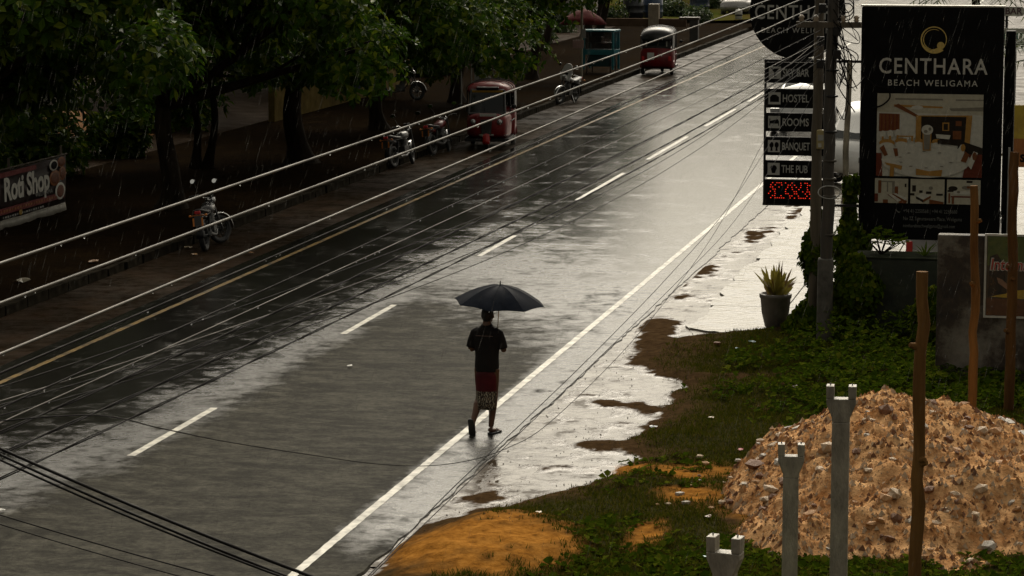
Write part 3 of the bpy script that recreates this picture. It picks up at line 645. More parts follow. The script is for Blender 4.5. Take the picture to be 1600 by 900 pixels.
V = np.stack([X.ravel() - HEAP[0], Y.ravel() - HEAP[1], Z.ravel()], 1); i = np.arange(X.size).reshape(X.shape)
Fc = np.stack([i[:-1, :-1].ravel(), i[:-1, 1:].ravel(), i[1:, 1:].ravel(), i[1:, :-1].ravel()], 1)
keep = (Z.ravel()[Fc] > -0.19).any(1); np_mesh('loose_earth', V, Fc[keep], M['rubble'], heap, smooth=True)
def rock_mesh(seed, mat):
    bm = bmesh.new(); bmesh.ops.create_icosphere(bm, subdivisions=1, radius=1); r2 = random.Random(seed)
    for v in bm.verts:
        v.co *= r2.uniform(.68, 1.15); v.co.z *= .72
    me = bpy.data.meshes.new('stone'); bm.to_mesh(me); bm.free(); me.materials.append(mat); return me
rocks = [rock_mesh(k, M['stone_' + 'aabbcd'[k % 6]]) for k in range(12)]
def heap_pt(r2):
    while True:
        x_, y_ = r2.uniform(-4.4, .9), r2.uniform(28.4, 34.6); h_ = float(heap_h(np.array(x_), np.array(y_)))
        if h_ > 0.04: return x_, y_, h_ + float(verge_h(np.array(x_), np.array(y_))) * .5
r2 = random.Random(5)
for k in range(268):
    x_, y_, z_ = heap_pt(r2); s_ = 0.030 + 0.085 * r2.random() ** 2.6
    o = link_mesh('stone', rocks[r2.randrange(12)], heap); o.location = (x_ - HEAP[0], y_ - HEAP[1], z_ + s_ * .1); o.scale = (s_ * r2.uniform(.8, 1.4), s_ * r2.uniform(.8, 1.3), s_ * r2.uniform(.7, 1.1)); o.rotation_euler = (r2.uniform(-.5, .5), r2.uniform(-.5, .5), r2.uniform(0, 6))
# loose stones that rolled to the foot of the heap
for k in range(26):
    x_, y_ = r2.uniform(-4.9, -3.6), r2.uniform(31.2, 34.4); s_ = r2.uniform(.03, .075)
    o = link_mesh('stone', rocks[r2.randrange(12)], heap); o.location = (x_ - HEAP[0], y_ - HEAP[1], float(verge_h(np.array(x_), np.array(y_))) + max(0, float(heap_h(np.array(x_), np.array(y_)))) + s_ * .25); o.scale = (s_, s_ * .9, s_ * .8); o.rotation_euler = (0, 0, r2.uniform(0, 6))
# fine gravel of the heap
ico = [Vector(p) for p in [(0, 0, 1), (.9, 0, -.3), (-.45, .78, -.3), (-.45, -.78, -.3)]]
K = 22000; gx = rng.uniform(-4.6, 1.4, K * 2); gy = rng.uniform(27.9, 34.9, K * 2); gh = heap_h(gx, gy); ok = gh > .03; gx, gy, gh = gx[ok][:K], gy[ok][:K], gh[ok][:K]; K = len(gx)
T4 = np.array([tuple(p) for p in ico]); rot = rng.random(K) * 6.28; c_, s_ = np.cos(rot), np.sin(rot); sz = .007 + .045 * rng.random(K) ** 5
ax = T4[None, :, 0] * c_[:, None] - T4[None, :, 1] * s_[:, None]; ay = T4[None, :, 0] * s_[:, None] + T4[None, :, 1] * c_[:, None]; az = np.repeat(T4[None, :, 2], K, 0)
V = np.stack([ax * sz[:, None] * 1.2 + (gx - HEAP[0])[:, None], ay * sz[:, None] + (gy - HEAP[1])[:, None], az * sz[:, None] + (gh + verge_h(gx, gy) * .5)[:, None]], 2).reshape(-1, 3)
o4 = np.arange(K)[:, None] * 4; Fc = np.concatenate([o4 + np.array([[0, 1, 2]]), o4 + np.array([[0, 2, 3]]), o4 + np.array([[0, 3, 1]])])
g_ = np_mesh('gravel', V, Fc, [M['stone_a'], M['stone_b'], M['stone_c']], heap, mi=np.tile(np.array([0, 0, 1, 1, 2])[rng.integers(0, 5, K)], 3)); g_['kind'] = 'stuff'
# ------------------------------------------------------------------ lettering
def text(name, s_, size, mat, parent, loc, rot=(math.pi / 2, 0, 0), bold=0.0, align='CENTER', sx=1.0, spacing=1.0, extrude=0.002, shear=0.0, fit=None):
    cu = bpy.data.curves.new(name, 'FONT'); cu.body = s_; cu.size = size; cu.align_x = align; cu.align_y = 'CENTER'; cu.offset = bold; cu.extrude = extrude
    cu.space_character = spacing; cu.shear = shear; cu.resolution_u = 3; cu.materials.append(mat)
    tmp = bpy.data.objects.new(name, cu); col.objects.link(tmp); bpy.context.view_layer.update()
    me = bpy.data.meshes.new_from_object(tmp.evaluated_get(bpy.context.evaluated_depsgraph_get())); bpy.data.objects.remove(tmp); me.name = name
    if not me.materials: me.materials.append(mat)
    if fit:
        xs_ = [v.co.x for v in me.vertices]; sx = fit / (max(xs_) - min(xs_))
    o = link_mesh(name, me, parent); o.location = loc; o.rotation_euler = rot; o.scale = (sx, 1, 1); return o

# ------------------------------------------------------------------ hotel sign tower with its big picture board
BX, BY = -2.83, 47.0
tw = thing('hotel_billboard', 'tall black hotel billboard with banquet photo, gold ring and CENTHARA lettering', 'billboard', (BX, BY, 0))
m = MB(); m.box((0, 0.16, 3.205), (2.33, 0.30, 3.87)); m.build('board', M['black_board'], tw, bevel=0.02)
m = MB(); m.box((1.27, 0.42, 2.95), (0.16, 0.3, 3.6)); m.build('side_case', M['black_board'], tw, bevel=0.015)
m = MB(); m.box((0, 0.18, 5.155), (2.36, 0.34, 0.024)); m.build('top_cap', pmat('pale_sheet_metal', (.45, .44, .38), None, .3, 4, metal=.5), tw)
for sx in (-1.02, 1.0):
    m = MB(); m.box((sx, 0.2, 0.62), (0.13, 0.13, 1.34)); m.build('leg', M['black_metal'], tw, bevel=0.01)
m = MB(); m.tube([(1.30, -0.01, 2.85), (1.30, -0.01, 1.25)], 0.018, 8); m.build('conduit', M['sign_grey'], tw)
Yf = -0.006
text('lettering', 'CENTHARA', 0.365, M['sign_white'], tw, (0.02, Yf, 4.155), bold=0.004, sx=0.86, spacing=1.12)
text('lettering', 'BEACH WELIGAMA', 0.142, M['sign_white'], tw, (0.02, Yf, 3.885), bold=0.001, sx=1.0, spacing=1.28)
# gold ring emblem: crescent swirl ending in a ball
m = MB(); cz = 4.61; cxr = 0.03
def arc_band(m, c, r0, r1, a0, a1, w0, w1, n=40, y=Yf, th=0.006):
    vs_ = []
    for k in range(n + 1):
        t = k / n; a = a0 + (a1 - a0) * t; rr = r0 + (r1 - r0) * t; w = w0 + (w1 - w0) * t
        vs_ += [(c[0] + (rr + w) * math.cos(a), y, c[1] + (rr + w) * math.sin(a)), (c[0] + (rr - w) * math.cos(a), y, c[1] + (rr - w) * math.sin(a))]
    m.add(vs_, [(2 * k, 2 * k + 1, 2 * k + 3, 2 * k + 2) for k in range(n)])
arc_band(m, (cxr, cz), .205, .205, R(-40), R(200), .006, .012); arc_band(m, (cxr, cz), .205, .19, R(200), R(312), .012, .05)
arc_band(m, (cxr, cz), .165, .17, R(60), R(255), .003, .009)
m.add([(cxr + .115 + .062 * math.cos(2 * math.pi * k / 20), Yf - .001, cz - .10 + .062 * math.sin(2 * math.pi * k / 20)) for k in range(20)], [tuple(range(20))])
m.build('emblem', M['sign_gold'], tw)
# printed pictures: flat colour shapes on a backing sheet, front at small steps
PC = {k: pmat('print_' + k, c, tuple(q * .82 for q in c), 0.6, 14, spec=0.15) for k, c in dict(cream=(.42, .39, .30), white=(.50, .48, .41), brown=(.16, .055, .018), gold=(.36, .19, .045), dark=(.02, .014, .009), grey=(.20, .18, .14), red=(.13, .03, .015)).items()}
PK = list(PC)
class Print:
    def __init__(s, parent, x0, x1, z0, z1, y=-0.004): s.m = MB(); s.k = 0; s.r = (x0, x1, z0, z1); s.y = y; s.parent = parent
    def P(s, u, v, y): x0, x1, z0, z1 = s.r; return (x0 + (x1 - x0) * u, y, z1 - (z1 - z0) * v)
    def poly(s, pts, c):
        y = s.y - 0.0007 * s.k; s.k += 1; s.m.add([s.P(u, v, y) for u, v in pts], [tuple(range(len(pts)))], PK.index(c))
    def rect(s, u0, v0, u1, v1, c): s.poly([(u0, v0), (u1, v0), (u1, v1), (u0, v1)], c)
    def oval(s, u, v, ru, rv, c, n=22, a0=0, a1=2 * math.pi): s.poly([(u + ru * math.cos(a0 + (a1 - a0) * k / n), v + rv * math.sin(a0 + (a1 - a0) * k / n)) for k in range(n)], c)
    def done(s, name): return s.m.build(name, list(PC.values()), s.parent)
p = Print(tw, -0.88, 0.86, 2.335, 3.71)
p.rect(0, 0, 1, 1, 'cream'); p.poly([(0, .22), (1, .25), (1, 1), (0, 1)], 'white')
p.rect(.17, .055, .62, .075, 'grey'); p.rect(.74, .06, 1, .075, 'grey'); p.poly([(.68, .17), (1, .15), (1, .2), (.7, .2)], 'grey'); p.poly([(.16, .13), (.62, .15), (.62, .17), (.16, .16)], 'gold'); p.oval(.38, .165, .055, .025, 'white')
p.poly([(.2, .12), (.42, .28), (.40, .30), (.16, .15)], 'brown')
p.poly([(.02, .24), (.215, .245), (.215, .44), (.02, .46)], 'brown')
for q in range(5): p.rect(.04 + q * .036, .25, .052 + q * .036, .44, 'red')
p.poly([(.37, .26), (.9, .25), (.88, .62), (.37, .58)], 'gold'); p.poly([(.42, .27), (.845, .27), (.83, .63), (.42, .56)], 'dark'); p.rect(.62, .34, .685, .44, 'gold'); p.rect(.632, .355, .673, .43, 'dark'); p.rect(.72, .44, .80, .54, 'brown'); p.rect(.745, .32, .8, .38, 'brown')
p.poly([(.78, .55), (1, .64), (1, .8), (.76, .7)], 'dark'); p.poly([(.86, .72), (1, .72), (1, 1), (.82, 1)], 'red'); p.poly([(0, .72), (.05, .72), (.06, 1), (0, 1)], 'red')
for q, (u, v) in enumerate([(.06, .50), (.13, .49), (.20, .48), (.28, .52), (.34, .50)]):
    p.oval(u, v, .03, .05, 'white'); p.rect(u - .012, v + .02, u + .008, v + .07, 'gold')
p.rect(.20, .505, .35, .52, 'gold')
p.oval(.47, .80, .42, .21, 'white', 30)
for (u, v, a, b) in [(.10, .60, .075, .05), (.235, .57, .06, .035), (.40, .565, .04, .03), (.57, .57, .045, .03)]: p.oval(u, v, a, b, 'gold'); p.oval(u, v + .045, a * 1.0, b * 1.1, 'white')
p.poly([(.03, .66), (.07, .62), (.11, .74), (.08, .76)], 'brown'); p.poly([(.16, .66), (.2, .66), (.21, .75), (.18, .76)], 'brown')
p.poly([(.08, .83), (.25, .87), (.24, .92), (.10, .86)], 'gold'); p.poly([(.135, .85), (.175, .86), (.17, 1), (.13, 1)], 'gold')
p.poly([(.38, .90), (.50, .93), (.63, .91), (.62, .99), (.38, .98)], 'gold')
p.poly([(.77, .66), (.80, .60), (.84, .62), (.82, .80), (.76, .82)], 'white'); p.oval(.82, .64, .022, .045, 'gold'); p.poly([(.80, .80), (.84, .68), (.88, .72), (.85, .82)], 'brown'); p.poly([(.86, .84), (.92, .68), (.96, .70), (.90, .90)], 'white'); p.oval(.93, .74, .022, .05, 'brown')
p.poly([(.435, .47), (.52, .47), (.515, .68), (.44, .68)], 'gold'); p.poly([(.445, .48), (.51, .48), (.505, .67), (.45, .67)], 'grey'); p.oval(.48, .43, .055, .06, 'white'); p.oval(.465, .45, .018, .02, 'grey'); p.oval(.505, .42, .014, .02, 'grey')
p.poly([(.56, .48), (.70, .49), (.69, .54), (.57, .53)], 'white'); p.rect(.58, .55, .71, .60, 'dark')
for q in range(9): a = q * .62 + .3; p.oval(.47 + .25 * math.cos(a), .79 + .10 * math.sin(a), .018, .006, 'grey', 8)
p.done('banquet_photo')
for q, (u0, u1) in enumerate([(-0.895, -0.345), (-0.305, 0.255), (0.295, 0.845)]):
    p = Print(tw, u0, u1, 1.885, 2.295); p.rect(0, 0, 1, 1, 'cream')
    if q == 0:
        p.rect(.12, .10, .58, .55, 'grey'); p.rect(.20, .16, .36, .55, 'cream'); p.rect(.40, .16, .54, .55, 'cream'); p.rect(.10, .08, .19, .6, 'brown'); p.rect(.52, .10, .60, .6, 'grey'); p.rect(.60, .32, .7, .66, 'brown')
        p.poly([(.38, .66), (.55, .62), (.98, .9), (.95, 1), (.75, 1)], 'brown'); p.poly([(.42, .66), (.50, .63), (.80, .88), (.70, .95)], 'white'); p.poly([(.56, .62), (.64, .60), (.96, .78), (.92, .88)], 'white'); p.rect(0, .62, .1, .95, 'red'); p.rect(.25, .86, .4, 1, 'brown'); p.rect(.9, .2, .95, .34, 'dark')
    elif q == 1:
        p.rect(.05, .26, .16, .52, 'dark'); p.rect(0, .58, .12, .68, 'dark'); p.poly([(.16, .70), (.36, .56), (.60, .66), (.38, .84)], 'white'); p.poly([(.16, .70), (.38, .84), (.38, .95), (.17, .80)], 'dark'); p.poly([(.38, .84), (.60, .66), (.60, .76), (.38, .95)], 'brown'); p.rect(.26, .46, .36, .56, 'dark'); p.rect(.46, .5, .62, .6, 'dark'); p.rect(.76, .58, .96, .66, 'dark'); p.oval(.6, .36, .06, .07, 'grey'); p.poly([(.56, .82), (.98, .92), (.98, 1), (.56, 1)], 'brown')
    else:
        p.oval(.18, .36, .14, .10, 'dark'); p.rect(.02, .42, .2, .5, 'dark'); p.oval(.6, .32, .16, .08, 'grey'); p.oval(.64, .3, .05, .05, 'brown'); p.rect(.58, .03, .76, .12, 'dark'); p.rect(.12, .66, .9, .72, 'red'); p.rect(.15, .72, .22, .98, 'brown'); p.rect(.82, .72, .9, .98, 'brown'); p.rect(.2, .46, .85, .6, 'white'); p.rect(.05, .55, .1, .95, 'brown'); p.oval(.35, .5, .05, .05, 'grey')
    p.done('room_photo')
M['sign_dim'] = pmat('sign_small_print', (0.13, 0.13, 0.12), None, 0.5, 20)
text('lettering', '+94 41 2250568 | +94 41 2250680', 0.088, M['sign_dim'], tw, (-0.42, Yf, 1.755), align='LEFT', sx=.72)
text('lettering', 'No 22, Samaraweera Place, Weligama', 0.088, M['sign_dim'], tw, (-0.42, Yf, 1.63), align='LEFT', sx=.72)
text('lettering', 'centharabeachweligama@gmail.com', 0.082, M['sign_dim'], tw, (-0.42, Yf, 1.51), align='LEFT', sx=.72)
m = MB(); arc_band(m, (-.47, 1.80), .07, .07, R(195), R(265), .009, .009, 10); m.build('phone_symbol', M['sign_dim'], tw)

# the side ladder of small boards, hung on two arms from the billboard
AX, AY = -5.03, 46.6
tw2 = thing('services_sign', 'black ladder of service boards reading sky bar, hostel, rooms, banquet, the pub', 'sign', (AX, AY, 0))
for xx, nm in ((-0.505, 'post'), (0.50, 'post')):
    m = MB(); m.box((xx, 0.05, 3.05), (0.035, 0.05, 2.40)); m.build(nm, M['black_metal'], tw2)
for zz in (4.25, 1.86):
    m = MB(); m.box((0.27, 0.06, zz), (1.60, 0.045, 0.045)); m.build('arm', M['black_metal'], tw2)
rows = [('SKY BAR', 4.055, .34, 0), ('HOSTEL', 3.63, .32, 1), ('ROOMS', 3.235, .31, 2), ('BANQUET', 2.835, .31, 3), ('THE PUB', 2.455, .29, 4)]
for s_, zc, h_, ic in rows:
    m = MB(); m.box((0.0, 0.02, zc), (0.97, 0.05, h_)); pn = m.build('panel', M['black_board'], tw2, bevel=.006)
    text('lettering', s_, 0.18, M['sign_grey'], pn, (-0.215, -0.012, zc - .005), align='LEFT', fit=.435 if s_ != 'BANQUET' else .46, bold=.002)
    m = MB(); m.box((-0.345, -0.008, zc), (0.20, 0.008, 0.20)); m.build('icon_tile', M['sign_grey'], pn)
    m = MB(); yq = -0.0135; c0 = -0.345
    if ic == 0: m.prism([(c0 - .07, zc + .07), (c0 + .07, zc + .07), (c0 + .008, zc), (c0 + .008, zc - .06), (c0 + .05, zc - .075), (c0 - .05, zc - .075), (c0 - .008, zc - .06), (c0 - .008, zc)], yq, yq + .001)
    elif ic == 1: m.prism([(c0 - .075, zc - .06), (c0 + .075, zc - .06), (c0 + .075, zc + .02), (c0 + .03, zc + .06), (c0 - .04, zc + .06), (c0 - .075, zc + .02)], yq, yq + .001)
    elif ic == 2: m.prism([(c0 - .08, zc - .06), (c0 - .065, zc - .06), (c0 - .065, zc - .025), (c0 + .065, zc - .025), (c0 + .065, zc - .06), (c0 + .08, zc - .06), (c0 + .08, zc + .01), (c0 + .06, zc + .05), (c0 - .065, zc + .02), (c0 - .065, zc + .06), (c0 - .08, zc + .06)], yq, yq + .001)
    elif ic == 3:
        for dx in (-.04, .045): m.prism([(c0 + dx + .036 * math.cos(a), zc + .02 + .05 * math.sin(a)) for a in np.linspace(0, 6.0, 12)], yq, yq + .001); m.prism([(c0 + dx - .02, zc - .08), (c0 + dx + .02, zc - .08), (c0 + dx + .012, zc - .02), (c0 + dx - .012, zc - .02)], yq - .0008, yq)
    else: m.prism([(c0 + .055 * math.cos(a), zc + .015 + .05 * math.sin(a)) for a in np.linspace(0, 6.0, 12)], yq, yq + .001); m.prism([(c0 - .025, zc - .07), (c0 + .025, zc - .07), (c0 + .045, zc - .0), (c0 - .045, zc - .0)], yq - .0008, yq)
    m.build('icon', M['black_board'], pn)
m = MB(); m.box((0.0, 0.03, 2.075), (0.97, 0.08, 0.40)); led = m.build('message_screen', M['black_board'], tw2, bevel=.006)
m = MB(); m.box((0.0, -0.012, 2.282), (0.95, 0.006, 0.012)); m.build('trim_strip', M['sign_grey'], led)
m = MB()
LED = ["..#.###.#..#...#.##....", ".#.#..#..##.#..#..##...", ".##..#...#.#.#.#..#....", "..##....#..#..#...#..#.", ".#.#....#...##..#.##.#.", "#..#....##..##...#.#...", "..##..#...##..#...#....", ".#.#####..#.#.####.##.."]
for r_i, row in enumerate(LED):
    for c_i, ch in enumerate(row):
        if ch == '#':
            x_, z_ = -0.43 + c_i * 0.036 + (r_i % 2) * .008, 2.225 - r_i * 0.036; m.box((x_, -0.013, z_), (0.015, 0.006, 0.011))
m.build('led_dots', emat('red_led', (1.0, 0.04, 0.015), 1.2), led)
# round emblem board above it
rd = thing('round_hotel_sign', 'round black hotel sign hanging above the service boards', 'sign', (-5.02, 46.62, 5.07))
m = MB(); m.prism([(0.79 * math.cos(2 * math.pi * k / 56), 0.79 * math.sin(2 * math.pi * k / 56)) for k in range(56)], 0, 0.10, 'XZ'); m.build('disc', M['black_board'], rd, bevel=.01)
text('lettering', 'CENTHARA', 0.33, M['sign_grey'], rd, (0.03, -0.006, -0.03), bold=.003, sx=.80, spacing=1.1)
text('lettering', 'BEACH WELIGAMA', 0.125, M['sign_grey'], rd, (0.03, -0.006, -0.32), sx=.95, spacing=1.3)
m = MB(); arc_band(m, (0.0, .38), .17, .17, R(150), R(390), .018, .03, y=-.006); m.build('emblem', pmat('sign_orange', (.5, .16, .04), None, .5, 10), rd)
m = MB(); m.box((0, .05, -0.80), (0.5, .05, .06)); m.build('bracket', M['black_metal'], rd)

# ------------------------------------------------------------------ utility poles with boxes
def rough_pole(name, label, cat, base, top, r0, r1, mat, knots=0, seed=0, part='shaft', group=None):
    t = thing(name, label, cat, base, 0, group); r2 = random.Random(seed); d = Vector(top) - Vector(base); m = MB(); pts = []; rad = []
    for k in range(15):
        q = k / 14; pts.append(d * q + Vector((r2.gauss(0, .008), r2.gauss(0, .008), 0)) + Vector((math.sin(q * 4 + seed) * .010, 0, 0))); rad.append((r0 + (r1 - r0) * q) * r2.uniform(.94, 1.07))
    pts[0] = pts[0] - Vector((0, 0, .25)); m.tube(pts, rad, 12); m.build(part, mat, t)
    for k in range(knots):
        q = r2.uniform(.2, .9); p_ = d * q; a = r2.uniform(-2.6, -.5); m = MB(); e = p_ + Vector((math.cos(a), math.sin(a), .25)) * (r0 * 1.7)
        m.tube([p_, e], [r0 * .75, r0 * .35], 8); m.build('knot', mat, t)
    return t
up1 = rough_pole('utility_pole', 'tall weathered utility pole carrying the yellow meter box', 'utility pole', (-4.46, 44.3, 0), (-4.40, 44.3, 6.4), .088, .078, M['wood_utility'], seed=1)
m = MB(); m.box((0.10, -0.10, 3.17), (0.13, 0.12, 0.30)); b_ = m.build('meter_box', pmat('yellowed_plastic', (.36, .30, .13), (.26, .21, .10), .4, 6), up1, bevel=.015)
m = MB(); m.box((0.10, -0.163, 3.2), (0.09, 0.008, 0.09)); m.build('cover', M['sign_grey'], b_)
m = MB(); m.box((0.09, -0.163, 3.08), (0.05, 0.006, 0.06)); m.build('label_plate', M['sign_white'], b_)
up2 = rough_pole('utility_pole', 'dark utility pole wrapped with metal bands and a coiled cable', 'utility pole', (-4.19, 43.5, 0), (-4.12, 43.5, 6.3), .098, .085, pmat('dark_pole', (.055, .046, .034), (.022, .019, .015), .6, 6, bump=.4, bscale=40, stretch=(1, 1, .1)), seed=2)
for zz in (1.75, 2.35, 2.62, 2.9, 3.35, 3.9, 4.3):
    m = MB(); m.lathe([(.099, -.016), (.103, -.012), (.103, .012), (.099, .016)], (0.03 + .011 * zz * .5, 0, zz), 16); m.build('band', M['wire'] if zz < 3 else M['black_metal'], up2)
m = MB(); m.lathe([(.13, -.5), (.128, 0), (.122, 1.25), (.115, 1.28)], (0, 0, .1), 14); m.build('concrete_sleeve', pmat('old_sleeve', (.085, .078, .062), (.04, .036, .028), .6, 6, bump=.3), up2)
m = MB(); m.tube([(.05 + .17 * math.cos(a), -.11 + .02 * math.sin(a * 3), 2.42 + .10 * math.sin(a)) for a in np.linspace(0, 12.6, 60)], .009, 6); m.build('cable_coil', M['sign_grey'], up2)
m = MB(); m.box((0.0, -.06, 5.0), (1.0, .07, .09)); ca_ = m.build('crossarm', M['wood_utility'], up2)
for xx in (-.42, -.2, .22, .42):
    m = MB(); m.lathe([(.02, 0), (.045, .02), (.03, .05), (.05, .07), (.02, .11)], (xx, -.06, 5.04), 10); m.build('insulator', pmat('porcelain', (.4, .33, .25), None, .2, 10), ca_)
for (xx, zz) in [(-.12, 4.75), (.13, 4.9), (-.1, 5.25), (.14, 4.55), (-.12, 4.4)]:
    m = MB(); m.box((xx, -.10, zz), (.11, .08, .14)); m.build('clamp', M['black_metal'], up2, bevel=.01)
up3 = rough_pole('service_pole', 'thin leaning grey pole carrying a small yellow fuse box', 'pole', (-4.27, 47.4, 0), (-4.14, 46.5, 4.3), .055, .045, M['concrete'], seed=3)
m = MB(); m.box((0.13, -.43, 1.86), (.22, .12, .24)); fb = m.build('fuse_box', pmat('yellow_box', (.40, .33, .13), (.30, .25, .11), .4, 5), up3, bevel=.015)
m = MB(); m.box((0.13, -.493, 1.86), (.17, .006, .19)); m.build('lid', pmat('yellow_box_lid', (.44, .37, .17), None, .4, 5), fb)

# vines climbing the poles
def vine(label, bx, by, z0, z1, r, n, seed):
    t = thing('climbing_vine', label, 'vine', (bx, by, 0)); r2 = np.random.default_rng(seed)
    z = z0 + (z1 - z0) * r2.random(n) ** 1.25; a = r2.random(n) * 6.28; q = (z - z0) / (z1 - z0); rr = r * (1.25 - q) * (0.55 + .5 * r2.random(n)) * (0.75 + .5 * np.sin(z * 5 + seed))
    P = np.stack([np.cos(a) * rr, np.sin(a) * rr, z], 1); Nn = np.stack([np.cos(a), np.sin(a), .3 + 0 * a], 1); leaf_cloud('foliage', P, Nn, 4, .10, M['weed'], t, seed, aspect=.75)
    m = MB(); m.tube([(.07 * math.cos(s_ * 3), .07 * math.sin(s_ * 3), z0 + (z1 - z0) * .9 * s_ / 3) for s_ in np.linspace(0, 3, 16)], .012, 5); m.build('stem', M['bark'], t)
vine('leafy vine climbing the tall utility pole behind the flower pot', -4.42, 44.45, 0, 2.0, .36, 1300, 1)
vine('leafy vine swallowing the foot of the thin leaning pole', -4.12, 46.9, 0, 2.3, .36, 1100, 2)
vine('low tangle of leaves between the dark pole and the green planter box', -3.75, 43.9, 0, 1.35, .55, 1600, 3)
vine('dark creeper at the corner of the green box and stained wall', -2.45, 42.6, 0, 1.05, .45, 900, 4)

# ------------------------------------------------------------------ green planter box, stained wall, poster
gb = thing('planter_box', 'dark green rendered planter box below the hotel billboard', 'planter', (-3.15, 44.6, 0))
M['green_paint'] = pmat('dark_green_render', (.016, .024, .012), (.009, .013, .007), .6, 3, bump=.3)
m = MB(); m.box((0, 0, .64), (1.30, .8, 1.32)); m.build('shell', M['green_paint'], gb, bevel=.02)
m = MB(); m.box((0, 0, 1.312), (1.34, .84, .03)); m.build('coping', pmat('worn_green_coping', (.03, .034, .022), (.014, .016, .011), .9, 6, spec=.01), gb, bevel=.008)
pl = thing('leafy_plant', 'small leafy plant growing above the green planter box beside the red tail lamp', 'plant', (-3.42, 44.6, 1.32))
m = MB(); tips = []
for k in range(9):
    a = k * .7; e = Vector((.30 * math.cos(a) + .06, .2 * math.sin(a), .22 + .05 * (k % 4))); limb(m, (0, 0, 0), e, .012, .005, 500 + k); tips += [e, e * .75 + Vector((0, 0, .06)), e * .55 + Vector((0, 0, .04))]
m.build('stem', M['bark'], pl); tp_ = np.array([tuple(v) for v in tips]); leaf_cloud('foliage', tp_, np.tile([[0, -.2, 1.]], (len(tp_), 1)), 6, .10, M['weed'], pl, 12, aspect=.6)
ag = thing('spiky_plant', 'spiky long leaved plant on the green planter box', 'plant', (-2.72, 44.5, 1.32)); 
for k in range(11):
    a = k * 2.4; m = MB(); L_ = random.uniform(.25, .5); d = Vector((math.cos(a), math.sin(a) * .6, random.uniform(.3, 1.0))).normalized(); s_ = d.cross(Vector((0, 0, 1))).normalized() * .018
    m.add([s_ * .6, -s_ * .6, d * L_ * .5 + s_, d * L_ * .5 - s_, d * L_ - Vector((0, 0, .05))], [(0, 1, 3, 2), (2, 3, 4)]); m.build('leaf', M['weed'], ag)

wl_ = thing('stained_wall', 'grey rendered boundary wall streaked with brown damp stains', 'wall', (0.4, 40.62, 0))
def stained():
    m, n, l, b = mat_base('stained_render'); tc = n.new('ShaderNodeTexCoord')
    a = n.new('ShaderNodeTexNoise'); a.inputs['Scale'].default_value = 1.2; a.inputs['Detail'].default_value = 9; a.inputs['Roughness'].default_value = .68; l.new(tc.outputs['Object'], a.inputs['Vector'])
    rp = ramp(n, [(.40, (.010, .006, .004)), (.49, (.034, .022, .013)), (.56, (.11, .095, .073)), (.70, (.19, .172, .142))]); l.new(a.outputs['Fac'], rp.inputs[0]); l.new(rp.outputs[0], b.inputs['Base Color']); b.inputs['Roughness'].default_value = .65
    bp = n.new('ShaderNodeBump'); bp.inputs['Strength'].default_value = .4; bp.inputs['Distance'].default_value = .02; l.new(a.outputs['Fac'], bp.inputs['Height']); l.new(bp.outputs[0], b.inputs['Normal']); return m
m = MB(); m.box((0, 0, .9), (5.4, .22, 2.5)); m.build('masonry', stained(), wl_, bevel=.02)
ps = thing('event_poster', 'framed dark event poster with red and white International lettering on the wall', 'poster', (-0.95, 40.48, 1.58))
m = MB(); m.box((0, 0, 0), (1.32, .03, 1.18)); m.build('backing', pmat('poster_dark', (.02, .016, .012), (.05, .035, .02), .4, 3), ps)
for (c_, d_) in [((0, -.012, .59), (1.36, .03, .03)), ((0, -.012, -.59), (1.36, .03, .03)), ((-.665, -.012, 0), (.03, .03, 1.15)), ((.665, -.012, 0), (.03, .03, 1.15))]:
    m = MB(); m.box(c_, d_); m.build('frame', M['sign_white'], ps)
pr = {k: pmat('poster_' + k, c, None, .4, 12) for k, c in dict(red=(.38, .03, .02), green=(.06, .09, .02), yellow=(.40, .26, .03), skin=(.22, .12, .075), brown=(.09, .035, .015), black=(.008, .008, .008)).items()}
m = MB(); k0 = 0
for (pts, c) in [([(-.64, .15), (.64, .2), (.64, .57), (-.64, .57)], 'green'), ([(-.64, -.57), (.64, -.57), (.64, -.36), (-.64, -.32)], 'brown'), ([(-.58, -.3), (.64, -.36), (.64, -.12), (-.2, -.2)], 'yellow'), ([(-.60, .28), (-.5, .32), (-.40, .16), (-.36, -.25), (-.62, -.3)], 'black'), ([(-.5, -.02), (-.42, -.05), (-.3, -.16), (-.34, -.2), (-.48, -.1)], 'skin'), ([(.1, .2), (.3, .28), (.5, .2), (.5, -.1), (.1, -.1)], 'black')]:
    k0 += 1; m.add([(u, -.0155 - .0008 * k0, w) for u, w in pts], [tuple(range(len(pts)))], list(pr).index(c))
m.build('printed_picture', list(pr.values()), ps)
for (s_, x_, z_, sz, mt) in [('International', -.60, .16, .235, 'red'), ('Special', .05, -.05, .25, 'red'), ('Cocktail', -.05, -.28, .24, 'yellow')]:
    text('lettering', s_, sz, M['sign_white'], ps, (x_ - .006, -.0215, z_), align='LEFT', sx=.80, bold=.012, shear=.15)
    text('lettering', s_, sz, pr[mt], ps, (x_, -.026, z_), align='LEFT', sx=.80, bold=.001, shear=.15)

